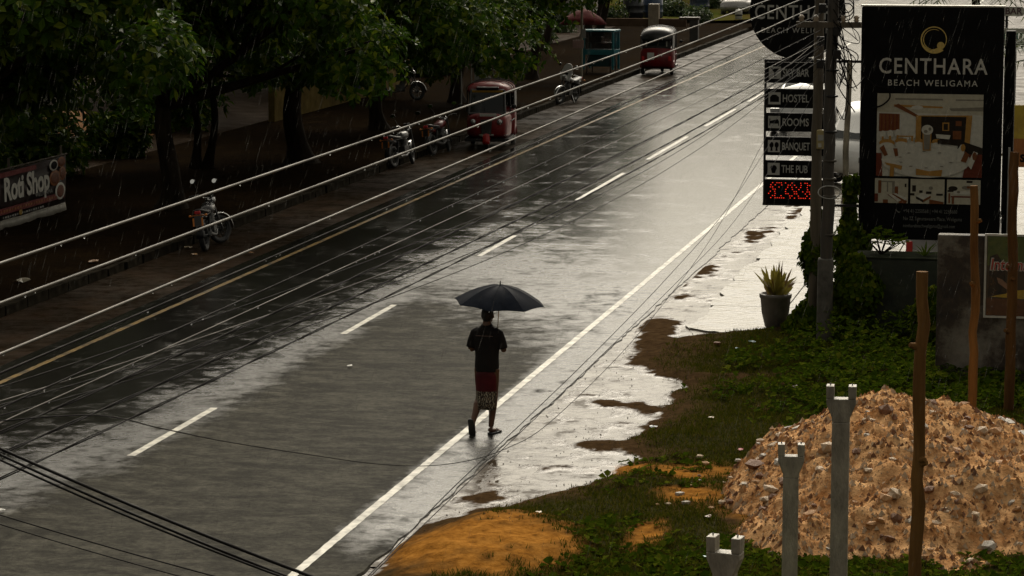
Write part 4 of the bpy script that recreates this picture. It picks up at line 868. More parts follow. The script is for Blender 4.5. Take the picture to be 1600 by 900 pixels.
# ------------------------------------------------------------------ wooden poles, forked concrete posts
rough_pole('wooden_pole', 'short looking peeled wooden pole nearest the forked posts, cut flat on top', 'wooden pole', (-1.66, 26.65, -.05), (-1.655, 26.6, 3.46), .065, .055, M['wood_pole'], 3, 11, group='peeled wooden poles around the heap')
rough_pole('wooden_pole', 'peeled wooden pole standing in the side of the rubble heap', 'wooden pole', (-1.47, 33.9, 0), (-1.50, 33.9, 3.54), .058, .048, M['wood_pole'], 3, 12, group='peeled wooden poles around the heap')
rough_pole('wooden_pole', 'peeled wooden pole standing in front of the event poster', 'wooden pole', (-1.17, 38.0, 0), (-1.165, 38.0, 3.58), .070, .062, pmat('dark_peeled_wood', (.13, .066, .025), (.065, .032, .014), .7, 7, spec=.02, bump=.4, bscale=40, stretch=(1, 1, .12)), 3, 13, group='peeled wooden poles around the heap')
def fork_post(label, x, y, zt, w, rz):
    t = thing('forked_post', label, 'concrete post', (x, y, 0), rz, 'forked concrete posts')
    s_ = w / 2; a = s_ * .60; th = s_ * .52
    out = [(-a, -.4), (a, -.4), (a, zt - .34), (a * 1.05, zt - .29), (s_, zt - .17), (s_, zt), (s_ - th, zt), (s_ - th, zt - .12), (-(s_ - th), zt - .12), (-(s_ - th), zt), (-s_, zt), (-s_, zt - .17), (-a * 1.05, zt - .29), (-a, zt - .34)]
    # split into convex pieces so the fork keeps a clean notch
    m = MB(); dp = a * .85
    m.prism([(-a, -.4), (a, -.4), (a, zt - .34), (-a, zt - .34)], -dp, dp)
    m.prism([(-a, zt - .341), (a, zt - .341), (a * 1.05, zt - .29), (s_, zt - .17), (s_, zt - .12), (-s_, zt - .12), (-s_, zt - .17), (-a * 1.05, zt - .29)], -dp * .998, dp * .998)
    m.build('shaft', M['concrete'], t, bevel=.008)
    for q in (-1, 1):
        m = MB(); m.prism([(q * (s_ - th), zt - .119), (q * s_, zt - .119), (q * (s_ + .004), zt), (q * (s_ - th), zt)], -dp * .996, dp * .996); pr_ = m.build('prong', M['concrete'], t, bevel=.006)
        m = MB(); m.lathe([(.006, 0), (.006, .02)], (q * (s_ - th * .5), 0, zt), 6); m.build('rebar_stub', M['rubber'], pr_)
fork_post('pale forked concrete post of middle height in front of the heap', -2.96, 27.5, 1.58, .26, .10)
fork_post('tallest forked concrete post in front of the rubble heap', -2.31, 25.7, 2.50, .27, .06)
fork_post('nearest forked concrete post, only its prongs rising into the bottom edge', -2.75, 20.95, 2.13, .265, -.15)

# ------------------------------------------------------------------ flower pot
pt = thing('flower_pot', 'tapered grey concrete flower pot at the corner of the forecourt', 'flower pot', (-5.15, 45.15, .012))
m = MB(); m.lathe([(.14, 0), (.17, .02), (.225, .25), (.245, .47), (.262, .50), (.265, .55), (.235, .56), (.225, .50), (.05, .48)], n=28); m.build('pot', pmat('grey_pot', (.115, .10, .08), (.07, .062, .05), .45, 7, bump=.2), pt)
cr = thing('potted_plant', 'yellow green spiky plant in the grey flower pot', 'plant', (-5.15, 45.15, .49))
cm = [leaf_mat('croton_a', (.14, .15, .02), (.34, .28, .05), (.42, .32, .07), .4), leaf_mat('croton_b', (.14, .06, .02), (.22, .13, .03), (.05, .07, .015), .4)]
for k in range(58):
    a = random.uniform(0, 6.28); t_ = random.uniform(.05, .75); L_ = random.uniform(.3, .68) * (1 - .25 * t_); d = Vector((math.cos(a) * t_, math.sin(a) * t_, 1)).normalized(); s_ = d.cross(Vector((math.sin(a + 1), math.cos(a), .1))).normalized() * random.uniform(.028, .052); b0_ = Vector((math.cos(a), math.sin(a), 0)) * .10 * random.random(); sag = Vector((math.cos(a), math.sin(a), -.8)) * L_ * .22 * t_
    m = MB(); m.add([b0_ + s_ * .4, b0_ - s_ * .4, b0_ + d * L_ * .4 + s_, b0_ + d * L_ * .4 - s_, b0_ + d * L_ * .75 + s_ * .8 + sag * .5, b0_ + d * L_ * .75 - s_ * .8 + sag * .5, b0_ + d * L_ + sag], [(0, 1, 3, 2), (2, 3, 5, 4), (4, 5, 6)]); m.build('leaf', cm[k % 3 == 0], cr)

# ------------------------------------------------------------------ signs and palms behind the billboard
def board_sign(name, label, x, y, z, w, h, mat, s_, tm, size, arrow=False, post=True, sx=1.0, align='CENTER', tx=0):
    t = thing(name, label, 'sign', (x, y, 0)); m = MB()
    o = [(-w / 2, z - h / 2), (w / 2 - (h * .5 if arrow else 0), z - h / 2)] + ([(w / 2, z)] if arrow else []) + [(w / 2 - (h * .5 if arrow else 0), z + h / 2), (-w / 2, z + h / 2)]
    m.prism(o, -.02, .02); pn = m.build('panel', mat, t)
    text('lettering', s_, size, tm, pn, (tx, -.024, z), sx=sx, align=align, bold=.004)
    m = MB(); m.tube([(-w * .2, .05, -.1), (-w * .2, .05, z + h / 2)], .03, 8); m.build('post', M['black_metal'], t); return t
pale = pmat('pale_sign', (.42, .42, .36), (.3, .3, .26), .5, 4)
board_sign('direction_sign', 'white pointed sign reading BAR behind the top of the billboard', -2.02, 62.0, 4.47, .62, .20, pale, 'BAR', pmat('dark_red_print', (.06, .02, .03), None, .5, 9), .2, True, tx=.02)
board_sign('resort_sign', 'pale sign with teal letters showing only its end behind the billboard', -1.75, 61.5, 3.94, .9, .38, pale, 'RESORT', pmat('teal_print', (.02, .13, .14), None, .5, 9), .25, tx=-.12, sx=.8)
ys_ = thing('yellow_signboard', 'yellow and orange signboard partly hidden behind the billboard', 'sign', (-1.35, 56, 0))
m = MB(); m.box((0, 0, 2.55), (1.0, .05, .68)); pn = m.build('upper_panel', pmat('yellow_board', (.42, .31, .03), (.3, .2, .02), .5, 3), ys_)
m = MB(); m.box((0, -.01, 1.95), (1.0, .05, .56)); pn2 = m.build('lower_panel', pmat('orange_board', (.32, .12, .02), (.24, .08, .015), .5, 3), ys_)
text('lettering', 'Sub', .2, M['black_board'], pn2, (-.26, -.038, 1.84), align='LEFT', bold=.01)
for xx in (-.4, .4):
    m = MB(); m.tube([(xx, .06, -.1), (xx, .06, 2.9)], .03, 8); m.build('post', M['black_metal'], ys_)
def palm(label, x, y, h, seed, nf=15, L=2.3):
    t = thing('palm_tree', label, 'palm tree', (x, y, 0)); r2 = random.Random(seed); m = MB(); pts = [(.3 * math.sin(k * .25), 0, h * k / 10 - .1 * (k == 0)) for k in range(11)]; m.tube(pts, [.15 - .005 * k for k in range(11)], 10); m.build('trunk', M['bark'], t); top = Vector(pts[-1])
    for f in range(nf):
        a = f * 2.4; el = r2.uniform(-.2, 1.0); m = MB(); spine = []
        for k in range(9):
            q = k / 8; spine.append(top + Vector((math.cos(a) * math.cos(el), math.sin(a) * math.cos(el), math.sin(el))) * L * q - Vector((0, 0, L * .55 * q * q)))
        m.tube(spine, [.02 - .002 * k for k in range(9)], 4)
        for k in range(1, 9):
            for h2 in (0, .5):
                p_ = spine[k - 1].lerp(spine[k], h2) if k else spine[k]; d = (spine[k] - spine[k - 1]).normalized(); s_ = d.cross(Vector((0, 0, 1))).normalized()
                for sg in (-1, 1):
                    e = p_ + (s_ * sg + d * .6 + Vector((0, 0, -.45))).normalized() * .5 * (1.1 - abs(k / 8 - .45)); w_ = d * .022
                    m.add([p_ - w_, p_ + w_, e], [(0, 1, 2)])
        m.build('frond', M['leaf_far'], t)
palm('palm tree with low fronds beside the yellow signboard', -1.2, 60.0, 3.6, 3)
palm('palm tree whose fronds show above the top edge of the billboard', -3.4, 70.0, 4.8, 4, 17, 2.6)
palm('palm tree behind the resort sign', -0.6, 66.0, 5.0, 5)
# ------------------------------------------------------------------ vehicles
def wheel(parent, c, r, w, rim_mat, axis='X', spokes=0, name='wheel'):
    """tyre with a rounded section; rim and hub as its sub-part"""
    m = MB(); pr = [(r * .70, -w * .42), (r * .86, -w * .5), (r * .97, -w * .38), (r, -w * .12), (r, w * .12), (r * .97, w * .38), (r * .86, w * .5), (r * .70, w * .42)]
    n = 22; rings = []
    for a_, h in pr + [pr[0]]:
        rings.append([((c[0] + h, c[1] + a_ * math.cos(2 * math.pi * k / n), c[2] + a_ * math.sin(2 * math.pi * k / n))) for k in range(n)])
    m.loft(rings, caps=False); ty = m.build(name, M['rubber'], parent)
    m = MB()
    if spokes:
        rr = []
        for a_, h in [(r * .70, -w * .34), (r * .64, -w * .3), (r * .64, w * .3), (r * .70, w * .34), (r * .70, -w * .34)]: rr.append([((c[0] + h, c[1] + a_ * math.cos(2 * math.pi * k / n), c[2] + a_ * math.sin(2 * math.pi * k / n))) for k in range(n)])
        m.loft(rr, caps=False); m.lathe([(r * .16, -w * .7), (r * .16, w * .7)], c, 10, axis='X')
        for k in range(spokes):
            a = 2 * math.pi * k / spokes; m.tube([(c[0], c[1] + r * .1 * math.cos(a), c[2] + r * .1 * math.sin(a)), (c[0], c[1] + r * .67 * math.cos(a), c[2] + r * .67 * math.sin(a))], .011, 4)
    else: m.lathe([(.01, -w * .44), (r * .45, -w * .46), (r * .7, -w * .38), (r * .7, w * .38), (r * .45, w * .46), (.01, w * .44)], c, 18, axis='X')
    m.build('rim', rim_mat, ty); return ty

M['dark_rim'] = pmat('dark_rim', (.09, .09, .088), (.04, .04, .04), .4, 12, metal=.5)
M['engine'] = pmat('engine_alloy', (.10, .10, .095), (.04, .04, .038), .45, 20, metal=.5)
def motorcycle(label, loc, rz, tank_mat, group='motorcycles parked along the kerb', plate=True, lean=.14, steer=.35, white_front=False):
    """local axes: forwards +Y, wheels at y=+-0.62"""
    t = thing('motorcycle', label, 'motorcycle', loc, rz, group); t.rotation_euler = (0, -lean, rz)
    wheel(t, (0, -.62, .29), .29, .11, M['dark_rim'], spokes=10, name='rear_wheel')
    S = Matrix.Translation((0, .52, 0)) @ Matrix.Rotation(steer, 4, 'Z') @ Matrix.Translation((0, -.52, 0))
    def st(o): o.matrix_local = S; return o
    st(wheel(t, (0, .66, .29), .29, .09, M['dark_rim'], spokes=10, name='front_wheel'))
    m = MB()
    for s_ in (-1, 1): m.tube([(s_ * .09, .66, .29), (s_ * .085, .46, .92)], [.024, .02], 8)
    m.box((0, .48, .86), (.22, .06, .03)); st(m.build('fork', M['dark_rim'], t))
    m = MB(); n = 10; rings = []
    for k in range(n + 1):
        a = R(-5 + 150 * k / n); rings.append([(x_, .66 + (.33 + q) * math.cos(a), .29 + (.33 + q) * math.sin(a)) for x_, q in ((-.065, -.02), (-.05, .01), (0, .022), (.05, .01), (.065, -.02), (0, 0))])
    m.loft(rings); st(m.build('mudguard', M['chrome'], t))
    m = MB(); n = 8; rings = []
    for k in range(n + 1):
        a = R(60 + 120 * k / n); rings.append([(x_, -.62 + (.34 + q) * math.cos(a), .29 + (.34 + q) * math.sin(a)) for x_, q in ((-.075, -.02), (-.06, .012), (0, .02), (.06, .012), (.075, -.02), (0, 0))])
    m.loft(rings); m.build('rear_mudguard', M['black_metal'], t)
    m = MB(); m.tube([(0, .44, .86), (0, .32, .50), (0, .15, .32), (0, -.2, .32), (0, -.3, .55), (0, .40, .80)], .022, 6)
    for s_ in (-1, 1): m.tube([(s_ * .09, -.62, .29), (s_ * .06, -.15, .36)], .02, 6); m.tube([(s_ * .12, -.60, .30), (s_ * .12, -.42, .66)], .026, 8); m.tube([(s_ * .08, .3, .72), (s_ * .1, -.6, .70), (s_ * .06, -.85, .70)], .015, 6)
    m.build('frame', M['black_metal'], t)
    m = MB(); m.box((0, .08, .40), (.24, .30, .22)); m.tube([(0, .12, .46), (0, .20, .66)], [.10, .09], 10)
    for k in range(5): m.lathe([(.11, -.005), (.11, .005)], (0, .15 + .01 * k, .49 + .035 * k), 12)
    m.build('engine', M['engine'], t, bevel=.015)
    m = MB(); rings = []
    for y_, w_, z0_, z1_ in [(-.12, .10, .68, .80), (.0, .135, .66, .87), (.16, .15, .66, .91), (.32, .12, .70, .90), (.40, .06, .75, .84)]:
        rings.append([(w_ * math.cos(a), y_, (z0_ + z1_) / 2 + (z1_ - z0_) / 2 * math.sin(a)) for a in np.linspace(0, 2 * math.pi, 14, endpoint=False)])
    m.loft(rings); m.build('tank', tank_mat, t)
    m = MB(); rings = []
    for y_, w_, z0_, z1_ in [(-.08, .09, .70, .79), (-.25, .13, .70, .79), (-.50, .14, .72, .82), (-.72, .12, .76, .86), (-.84, .06, .80, .86)]:
        rings.append([(w_ * math.cos(a), y_, (z0_ + z1_) / 2 + (z1_ - z0_) / 2 * math.sin(a)) for a in np.linspace(0, 2 * math.pi, 12, endpoint=False)])
    m.loft(rings); m.build('seat', M['black_vinyl'], t)
    m = MB(); rings = []
    for y_, w_, z0_, z1_ in [(-.40, .12, .56, .70), (-.62, .11, .62, .75), (-.84, .06, .70, .79)]: rings.append([(w_ * math.cos(a), y_, (z0_ + z1_) / 2 + (z1_ - z0_) / 2 * math.sin(a)) for a in np.linspace(0, 2 * math.pi, 10, endpoint=False)])
    m.loft(rings); m.build('tail_fairing', tank_mat, t)
    m = MB(); m.tube([(.12, .2, .34), (.15, -.1, .26), (.16, -.35, .28), (.17, -.8, .36)], [.022, .025, .04, .045], 8); m.build('exhaust', M['dark_rim'], t)
    hb = MB(); hb.tube([(-.36, .30, 1.00), (-.22, .42, 1.02), (-.1, .46, .95), (.1, .46, .95), (.22, .42, 1.02), (.36, .30, 1.00)], .013, 6); hb = st(hb.build('handlebar', M['chrome'], t))
    for s_ in (-1, 1):
        m = MB(); m.tube([(s_ * .26, .36, 1.01), (s_ * .37, .285, 1.0)], .02, 8); m.build('grip', M['rubber'], hb)
        m = MB(); m.tube([(s_ * .2, .40, 1.02), (s_ * .32, .42, 1.26)], .006, 5); m.ell((s_ * .33, .425, 1.30), (.068, .02, .048)); m.build('mirror', M['black_metal'], hb)
        m = MB(); m.prism([(s_ * .33 + .063 * math.cos(a), 1.30 + .044 * math.sin(a)) for a in np.linspace(0, 6.28, 18, endpoint=False)], .385, .389); m.xform(Matrix.Translation((s_ * .33, .39, 1.30)) @ Matrix.Rotation(-.30, 4, 'X') @ Matrix.Translation((-s_ * .33, -.39, -1.30))); m.build('mirror_glass', M['mirror'], hb)
    m = MB(); m.lathe([(.02, -.10), (.09, -.06), (.10, .0), (.09, .03)], (0, .54, .90), 16, axis='Y'); hl = st(m.build('headlamp', M['chrome'] if not white_front else M['white_car'], t))
    m = MB(); m.lathe([(.088, 0), (.06, .03), (.01, .04)], (0, .57, .90), 16, axis='Y'); m.build('lens', M['lamp_clear'], hl)
    m = MB(); m.box((0, .48, 1.04), (.17, .08, .07)); st(m.build('instrument_cluster', M['black_metal'], t, bevel=.02))
    m = MB(); m.box((0, -.90, .80), (.12, .05, .06)); m.build('tail_lamp', M['lamp_red'], t, bevel=.012)
    if plate:
        m = MB(); m.box((0, -.965, .62), (.21, .006, .16), Matrix.Rotation(-.25, 3, 'X')); m.build('number_plate', M['orange_plate'], t)
        m = MB(); m.box((0, -.955, .64), (.14, .02, .2), Matrix.Rotation(-.25, 3, 'X')); m.build('plate_bracket', M['black_vinyl'], t)
    for s_ in (-1, 1):
        m = MB(); m.ell((s_ * .16, -.88, .74), (.03, .03, .025)); m.tube([(0, -.86, .74), (s_ * .15, -.88, .74)], .008, 5); m.build('indicator', M['orange_plate'], t)
    if white_front:
        m = MB(); m.prism([(-.19, .80), (.19, .80), (.23, 1.02), (.16, 1.30), (.08, 1.38), (-.08, 1.38), (-.16, 1.30), (-.23, 1.02)], .50, .53); m.xform(Matrix.Translation((0, .5, .8)) @ Matrix.Rotation(.28, 4, 'X') @ Matrix.Translation((0, -.5, -.8))); st(m.build('front_shield', M['white_car'], t, bevel=.01))
    m = MB(); m.tube([(-.08, -.1, .3), (-.24, -.06, .03)], .012, 6); m.build('kick_stand', M['chrome'], t)
    return t
tank_k = pmat('black_tank', (.012, .012, .014), (.02, .02, .022), .2, 4, coat=.6); tank_r = pmat('dull_red_tank', (.14, .02, .02), None, .3, 4, coat=.4); tank_g = pmat('grey_tank', (.10, .10, .10), None, .25, 4, coat=.5); tank_b = pmat('navy_tank', (.015, .02, .05), None, .3, 4, coat=.4)
motorcycle('black motorcycle with an orange rear plate parked alone by the kerb near the roti banner', (-17.38, 53.35, 0), R(7), tank_k, lean=.12, steer=-.65)
motorcycle('grey motorcycle with two bright mirrors, first of the pair behind the kerb', (-17.75, 70.6, 0), R(-10), tank_g, steer=.3)
motorcycle('dark motorcycle with a reddish tank next to the three-wheeler', (-17.60, 74.2, 0), R(-8), tank_r, steer=.3)
motorcycle('motorcycle with a white front shield parked facing the camera beyond the three-wheeler', (-17.75, 93.2, 0), R(168), tank_k, plate=False, steer=-.2, white_front=True)
motorcycle('dim motorcycle parked on the footway deep under the trees', (-23.2, 91.5, PZ), R(-70), tank_b, group='motorcycles parked along the kerb')

def three_wheeler(label, loc, rz, roof_mat, rear_view=False):
    """local axes: forwards +Y; 2.6 m long, 1.3 m wide, 1.75 m high"""
    t = thing('three_wheeler', label, 'three-wheeler', loc, rz, 'red three-wheelers')
    def ring(y, w, z0, z1, p=3.2, n=24): return [(w * math.copysign(abs(math.cos(a)) ** (2 / p), math.cos(a)), y, (z0 + z1) / 2 + (z1 - z0) / 2 * math.copysign(abs(math.sin(a)) ** (2 / p), math.sin(a))) for a in np.linspace(0, 2 * math.pi, n, endpoint=False)]
    # cab nose
    m = MB(); m.loft([ring(.30, .62, .26, .98, 5), ring(.55, .60, .26, .98, 5), ring(.85, .57, .29, .98, 5), ring(1.05, .53, .33, .97, 4.5), ring(1.15, .48, .38, .94, 4), ring(1.19, .38, .45, .88, 3.5)]); m.build('front_cowl', M['red_paint'], t)
    # passenger tub
    m = MB(); m.loft([ring(-1.30, .55, .36, .98, 4), ring(-1.22, .63, .28, 1.02, 5), ring(-.6, .65, .26, 1.02, 6), ring(-.38, .64, .26, .98, 6)]); m.build('rear_body', M['red_paint'], t)
    m = MB(); m.box((0, .0, .26), (1.22, 2.2, .08)); m.build('floor_pan', M['black_metal'], t)
    # roof hood
    m = MB(); rings = []
    for y_, w_, z0_, h_ in [(.74, .50, 1.50, .12), (.55, .58, 1.52, .20), (.1, .635, 1.50, .25), (-.5, .65, 1.48, .26), (-1.0, .64, 1.45, .26), (-1.24, .60, 1.40, .23), (-1.32, .56, 1.30, .2)]:
        prof = [(w_ * math.cos(a), y_, z0_ + h_ * math.sin(a) ** .8 if 0 < a < math.pi else z0_) for a in np.linspace(0, math.pi, 15)]
        rings.append(prof + [(-w_ * .96, y_, z0_ - .05), (w_ * .96, y_, z0_ - .05)])
    m.loft(rings); rf = m.build('roof_hood', roof_mat, t)
    for y_ in (.3, -.2, -.7):
        m = MB(); m.tube([(.648 * math.cos(a), y_, 1.497 + .262 * math.sin(a) ** .8) for a in np.linspace(.02, math.pi - .02, 15)], .012, 5); m.build('hoop', M['black_vinyl'], rf)
    # windscreen
    fr = MB(); A_ = [(-.50, 1.06, .94), (.50, 1.06, .94), (.455, .76, 1.53), (-.455, .76, 1.53)]
    for k in range(4): fr.tube([A_[k], A_[(k + 1) % 4]], .035, 8)
    fr = fr.build('windscreen_frame', M['black_vinyl'], t)
    m = MB(); m.quad(*A_); m.build('glass', M['glass'], fr)
    m = MB(); m.box((0, .785, 1.50), (.86, .02, .055), Matrix.Rotation(-.47, 3, 'X')); m.build('sun_strip', pmat('yellow_strip', (.55, .30, .02), None, .5, 9), fr)
    m = MB(); m.box((0, .79, 1.60), (.62, .22, .05)); m.build('sun_visor', M['black_vinyl'], fr, bevel=.02)
    m = MB(); m.tube([(.05, 1.09, .97), (.10, .95, 1.25)], .008, 5); m.build('wiper', M['black_metal'], fr)
    # side curtains and rear panel
    for s_ in (-1, 1):
        m = MB(); m.prism([(-1.25, .98), (-.55, .98), (-.45, 1.48), (-1.22, 1.44)], s_ * .60, s_ * .63, 'YZ'); m.build('side_curtain', M['black_vinyl'], t)
        m = MB(); m.tube([(s_ * .60, .48, .95), (s_ * .585, .55, 1.52)], .02, 6); m.tube([(s_ * .63, -.42, .95), (s_ * .62, -.42, 1.5)], .022, 6); m.tube([(s_ * .62, .45, .72), (s_ * .64, -.4, .72)], .014, 6); m.build('door_bar', M['black_metal'], t)
        m = MB(); m.ell((s_ * .36, 1.12, .74), (.11, .09, .095)); hl = m.build('headlamp', M['black_metal'], t)
        m = MB(); m.lathe([(.082, 0), (.05, .035), (.01, .045)], (s_ * .36, 1.185, .74), 16, axis='Y'); m.build('lens', M['lamp_clear'], hl)
        m = MB(); m.tube([(s_ * .52, .98, .98), (s_ * .70, 1.0, 1.10)], .008, 5); m.ell((s_ * .74, 1.0, 1.14), (.07, .025, .055)); m.build('mirror', M['black_metal'], t)
        wheel(t, (s_ * .56, -.85, .22), .22, .13, M['chrome'], name='rear_wheel')
        m = MB(); n = 10; rings = []
        for k in range(n + 1):
            a = R(10 + 160 * k / n); rings.append([(s_ * .56 + x_, -.85 + (.28 + q) * math.cos(a), .22 + (.28 + q) * math.sin(a)) for x_, q in ((-.1, -.01), (-.09, .02), (.10, .02), (.12, -.03))])
        m.loft(rings); m.build('rear_mudguard', M['red_paint'], t)
        m = MB(); m.box((s_ * .52, -1.305, .62), (.10, .04, .16)); m.build('tail_lamp', M['lamp_red'], t, bevel=.01)
    m = MB(); m.prism([(-.54, .98), (.54, .98), (.52, 1.40), (-.52, 1.40)], -1.27, -1.25); rp_ = m.build('rear_panel', M['black_vinyl'], t)
    m = MB(); m.prism([(-.34, 1.08), (.34, 1.08), (.32, 1.32), (-.32, 1.32)], -1.279, -1.272); m.build('rear_window', M['glass'], rp_)
    for s_ in (-1, 1):
        m = MB(); m.box((s_ * .40, -1.277, 1.2), (.035, .01, .30)); m.build('window_trim', M['sign_white'], rp_)
    m = MB(); m.box((-.22 if rear_view else 0, -1.315, .70), (.26, .012, .26)); m.build('number_plate', M['white_plate'], t)
    m = MB(); m.box((-.05, 1.185, .905), (.46, .014, .10), Matrix.Rotation(-.25, 3, 'X')); m.build('front_plate', M['white_plate'], t)
    m = MB(); m.prism([(-.16, .80), (.16, .80), (.13, .42), (-.13, .42)], 1.17, 1.225); m.build('front_grille', M['black_vinyl'], t, bevel=.01)
    wheel(t, (0, 1.02, .22), .22, .12, M['chrome'], name='front_wheel')
    m = MB(); n = 10; rings = []
    for k in range(n + 1):
        a = R(-10 + 190 * k / n); rings.append([(x_, 1.02 + (.27 + q) * math.cos(a), .22 + (.27 + q) * math.sin(a)) for x_, q in ((-.11, -.05), (-.08, .02), (0, .035), (.08, .02), (.11, -.05))])
    m.loft(rings); m.build('front_mudguard', pmat('bright_red_plastic', (.42, .02, .018), None, .3, 6), t)
    m = MB(); m.box((0, 1.20, .40), (.40, .05, .06)); m.build('front_bumper', M['chrome'], t, bevel=.015)
    m = MB(); m.box((0, -.95, .78), (1.1, .42, .14)); m.build('bench_seat', M['black_vinyl'], t, bevel=.03)
    m = MB(); m.box((0, -1.16, 1.0), (1.1, .1, .5)); m.build('backrest', M['black_vinyl'], t, bevel=.03)
    m = MB(); m.box((0, .12, .72), (.6, .3, .12)); m.build('driver_seat', M['black_vinyl'], t, bevel=.03)
    m = MB(); m.tube([(0, .9, .55), (0, .72, 1.0)], .025, 8); m.tube([(-.3, .62, 1.02), (0, .72, 1.0), (.3, .62, 1.02)], .016, 6); m.build('handlebar', M['black_metal'], t)
    t.scale = (1.0, 1.0, 1.06)
    return t
three_wheeler('dark red three-wheeler parked on the shoulder facing the camera', (-16.75, 76.5, 0), R(187), M['red_paint'])
three_wheeler('dark red three-wheeler seen from behind beyond the teal food cart', (-17.15, 109.4, 0), R(3), M['black_vinyl'], True)

def car(name, label, loc, rz, paint, stations, cat='car', win=None, L=4.2, W=1.7, wheel_r=.30, wb=(1.25, -1.25), group=None):
    """lofted body; stations = (y, half width, z_low, z_belt, z_top, half width at the roof)"""
    t = thing(name, label, cat, loc, rz, group); m = MB(); rings = []
    for y_, w_, zl, zb, zt, wr in stations:
        rings.append([(-w_ * .90, y_, zl), (-w_, y_, zl + .12), (-w_, y_, zb - .05), (-w_ * .97, y_, zb), (-wr, y_, zt - .05), (-wr * .85, y_, zt), (0, y_, zt + .02), (wr * .85, y_, zt), (wr, y_, zt - .05), (w_ * .97, y_, zb), (w_, y_, zb - .05), (w_, y_, zl + .12), (w_ * .90, y_, zl)])
    m.loft(rings); m.build('body', paint, t)
    for y_ in wb:
        for s_ in (-1, 1): wheel(t, (s_ * (W / 2 - .09), y_, wheel_r), wheel_r, .2, M['chrome'])
    for nm, q in (win or []):
        m = MB(); m.add(q, [tuple(range(len(q)))]); m.build(nm, M['glass'], t)
    yr = stations[0][0]; yf = stations[-1][0]
    for s_ in (-1, 1):
        m = MB(); m.box((s_ * W * .43, yr + .03, .74), (.11, .10, .20)); m.build('tail_lamp', M['lamp_red'], t, bevel=.02)
        m = MB(); m.box((s_ * W * .38, yf - .03, .68), (.28, .10, .14)); m.build('headlamp', M['lamp_clear'], t, bevel=.02)
        m = MB(); m.ell((s_ * (W / 2 + .08), stations[len(stations) // 2][0] + .75, .98), (.09, .05, .06)); m.build('wing_mirror', paint, t)
    m = MB(); m.box((0, yr - .012, .62), (.46, .012, .12)); m.build('number_plate', M['white_plate'], t)
    m = MB(); m.box((0, yr + .0, .40), (W * .92, .10, .20)); m.build('bumper', paint, t, bevel=.03)
    return t
SED = [(-2.05, .72, .34, .86, .90, .66), (-1.95, .80, .26, .94, .98, .72), (-1.35, .84, .22, .96, 1.04, .70), (-.95, .85, .22, .96, 1.34, .60), (-.5, .85, .22, .96, 1.46, .58), (.3, .85, .22, .96, 1.46, .58), (.75, .85, .22, .95, 1.22, .62), (1.05, .84, .22, .93, .99, .70), (1.75, .80, .24, .84, .88, .70), (2.05, .68, .34, .70, .76, .58)]
def sed_win():
    out = [('rear_window', [(-.58, -1.34, 1.075), (.58, -1.34, 1.075), (.50, -.90, 1.385), (-.50, -.90, 1.385)]), ('windscreen', [(-.58, 1.06, 1.02), (.58, 1.06, 1.02), (.50, .36, 1.455), (-.50, .36, 1.455)])]
    for s_ in (-1, 1): out.append(('side_window', [(s_ * .838, -.9, 1.0), (s_ * .838, .62, 1.0), (s_ * .615, .22, 1.40), (s_ * .615, -.55, 1.40)]))
    return out
c1 = car('parked_car', 'silver car parked behind the planter with one red tail lamp glowing under the billboard', (-2.62, 52.3, .015), R(0), M['silver_car'], SED, win=sed_win())
car('parked_car', 'white car on the road glimpsed between the service boards', (-8.85, 84.5, 0), R(180), M['white_car'], SED, win=sed_win())
VAN = [(-2.2, .76, .30, 1.0, 1.80, .68), (-2.1, .82, .25, 1.05, 1.93, .72), (-.5, .84, .25, 1.05, 1.97, .74), (.9, .84, .25, 1.05, 1.95, .74), (1.35, .83, .25, 1.02, 1.62, .72), (1.75, .80, .27, .98, 1.08, .72), (2.2, .70, .36, .80, .88, .6)]
vw = [('windscreen', [(-.68, 1.77, 1.13), (.68, 1.77, 1.13), (.64, .96, 1.90), (-.64, .96, 1.90)])]
for s_ in (-1, 1):
    vw += [('side_window', [(s_ * .842, .15, 1.10), (s_ * .842, 1.2, 1.10), (s_ * .775, .75, 1.78), (s_ * .775, .15, 1.78)]), ('side_window', [(s_ * .842, -1.8, 1.10), (s_ * .842, .02, 1.10), (s_ * .775, .02, 1.80), (s_ * .775, -1.8, 1.80)])]
car('parked_van', 'white van parked on the forecourt behind the utility poles', (-5.05, 69.3, .015), R(150), M['white_car'], VAN, cat='van', win=vw, W=1.68, wb=(1.35, -1.3), wheel_r=.31)
PICK = [(-2.3, .80, .45, .95, 1.0, .78), (-.6, .82, .45, .95, 1.0, .78), (-.55, .82, .45, 1.0, 1.62, .66), (.35, .82, .45, 1.0, 1.66, .66), (.75, .82, .45, 1.0, 1.45, .66), (1.1, .82, .45, 1.0, 1.06, .74), (2.2, .76, .5, .92, .98, .7)]
car('pickup_truck', 'grey pickup truck far up the road facing this way', (-20.3, 158.5, 0), R(178), M['silver_car'], PICK, cat='pickup', win=[('windscreen', [(-.64, 1.12, 1.10), (.64, 1.12, 1.10), (.60, .45, 1.66), (-.60, .45, 1.66)])], W=1.65, wheel_r=.36)
car('parked_car', 'small red car behind the far pickup', (-18.5, 163.0, 0), R(180), M['red_paint'], SED, win=sed_win())

# ------------------------------------------------------------------ left footway furniture
bn = thing('roti_banner', 'black roti shop banner on posts with plates of food and a white hem', 'banner', (-22.2, -.75, PZ - .08))
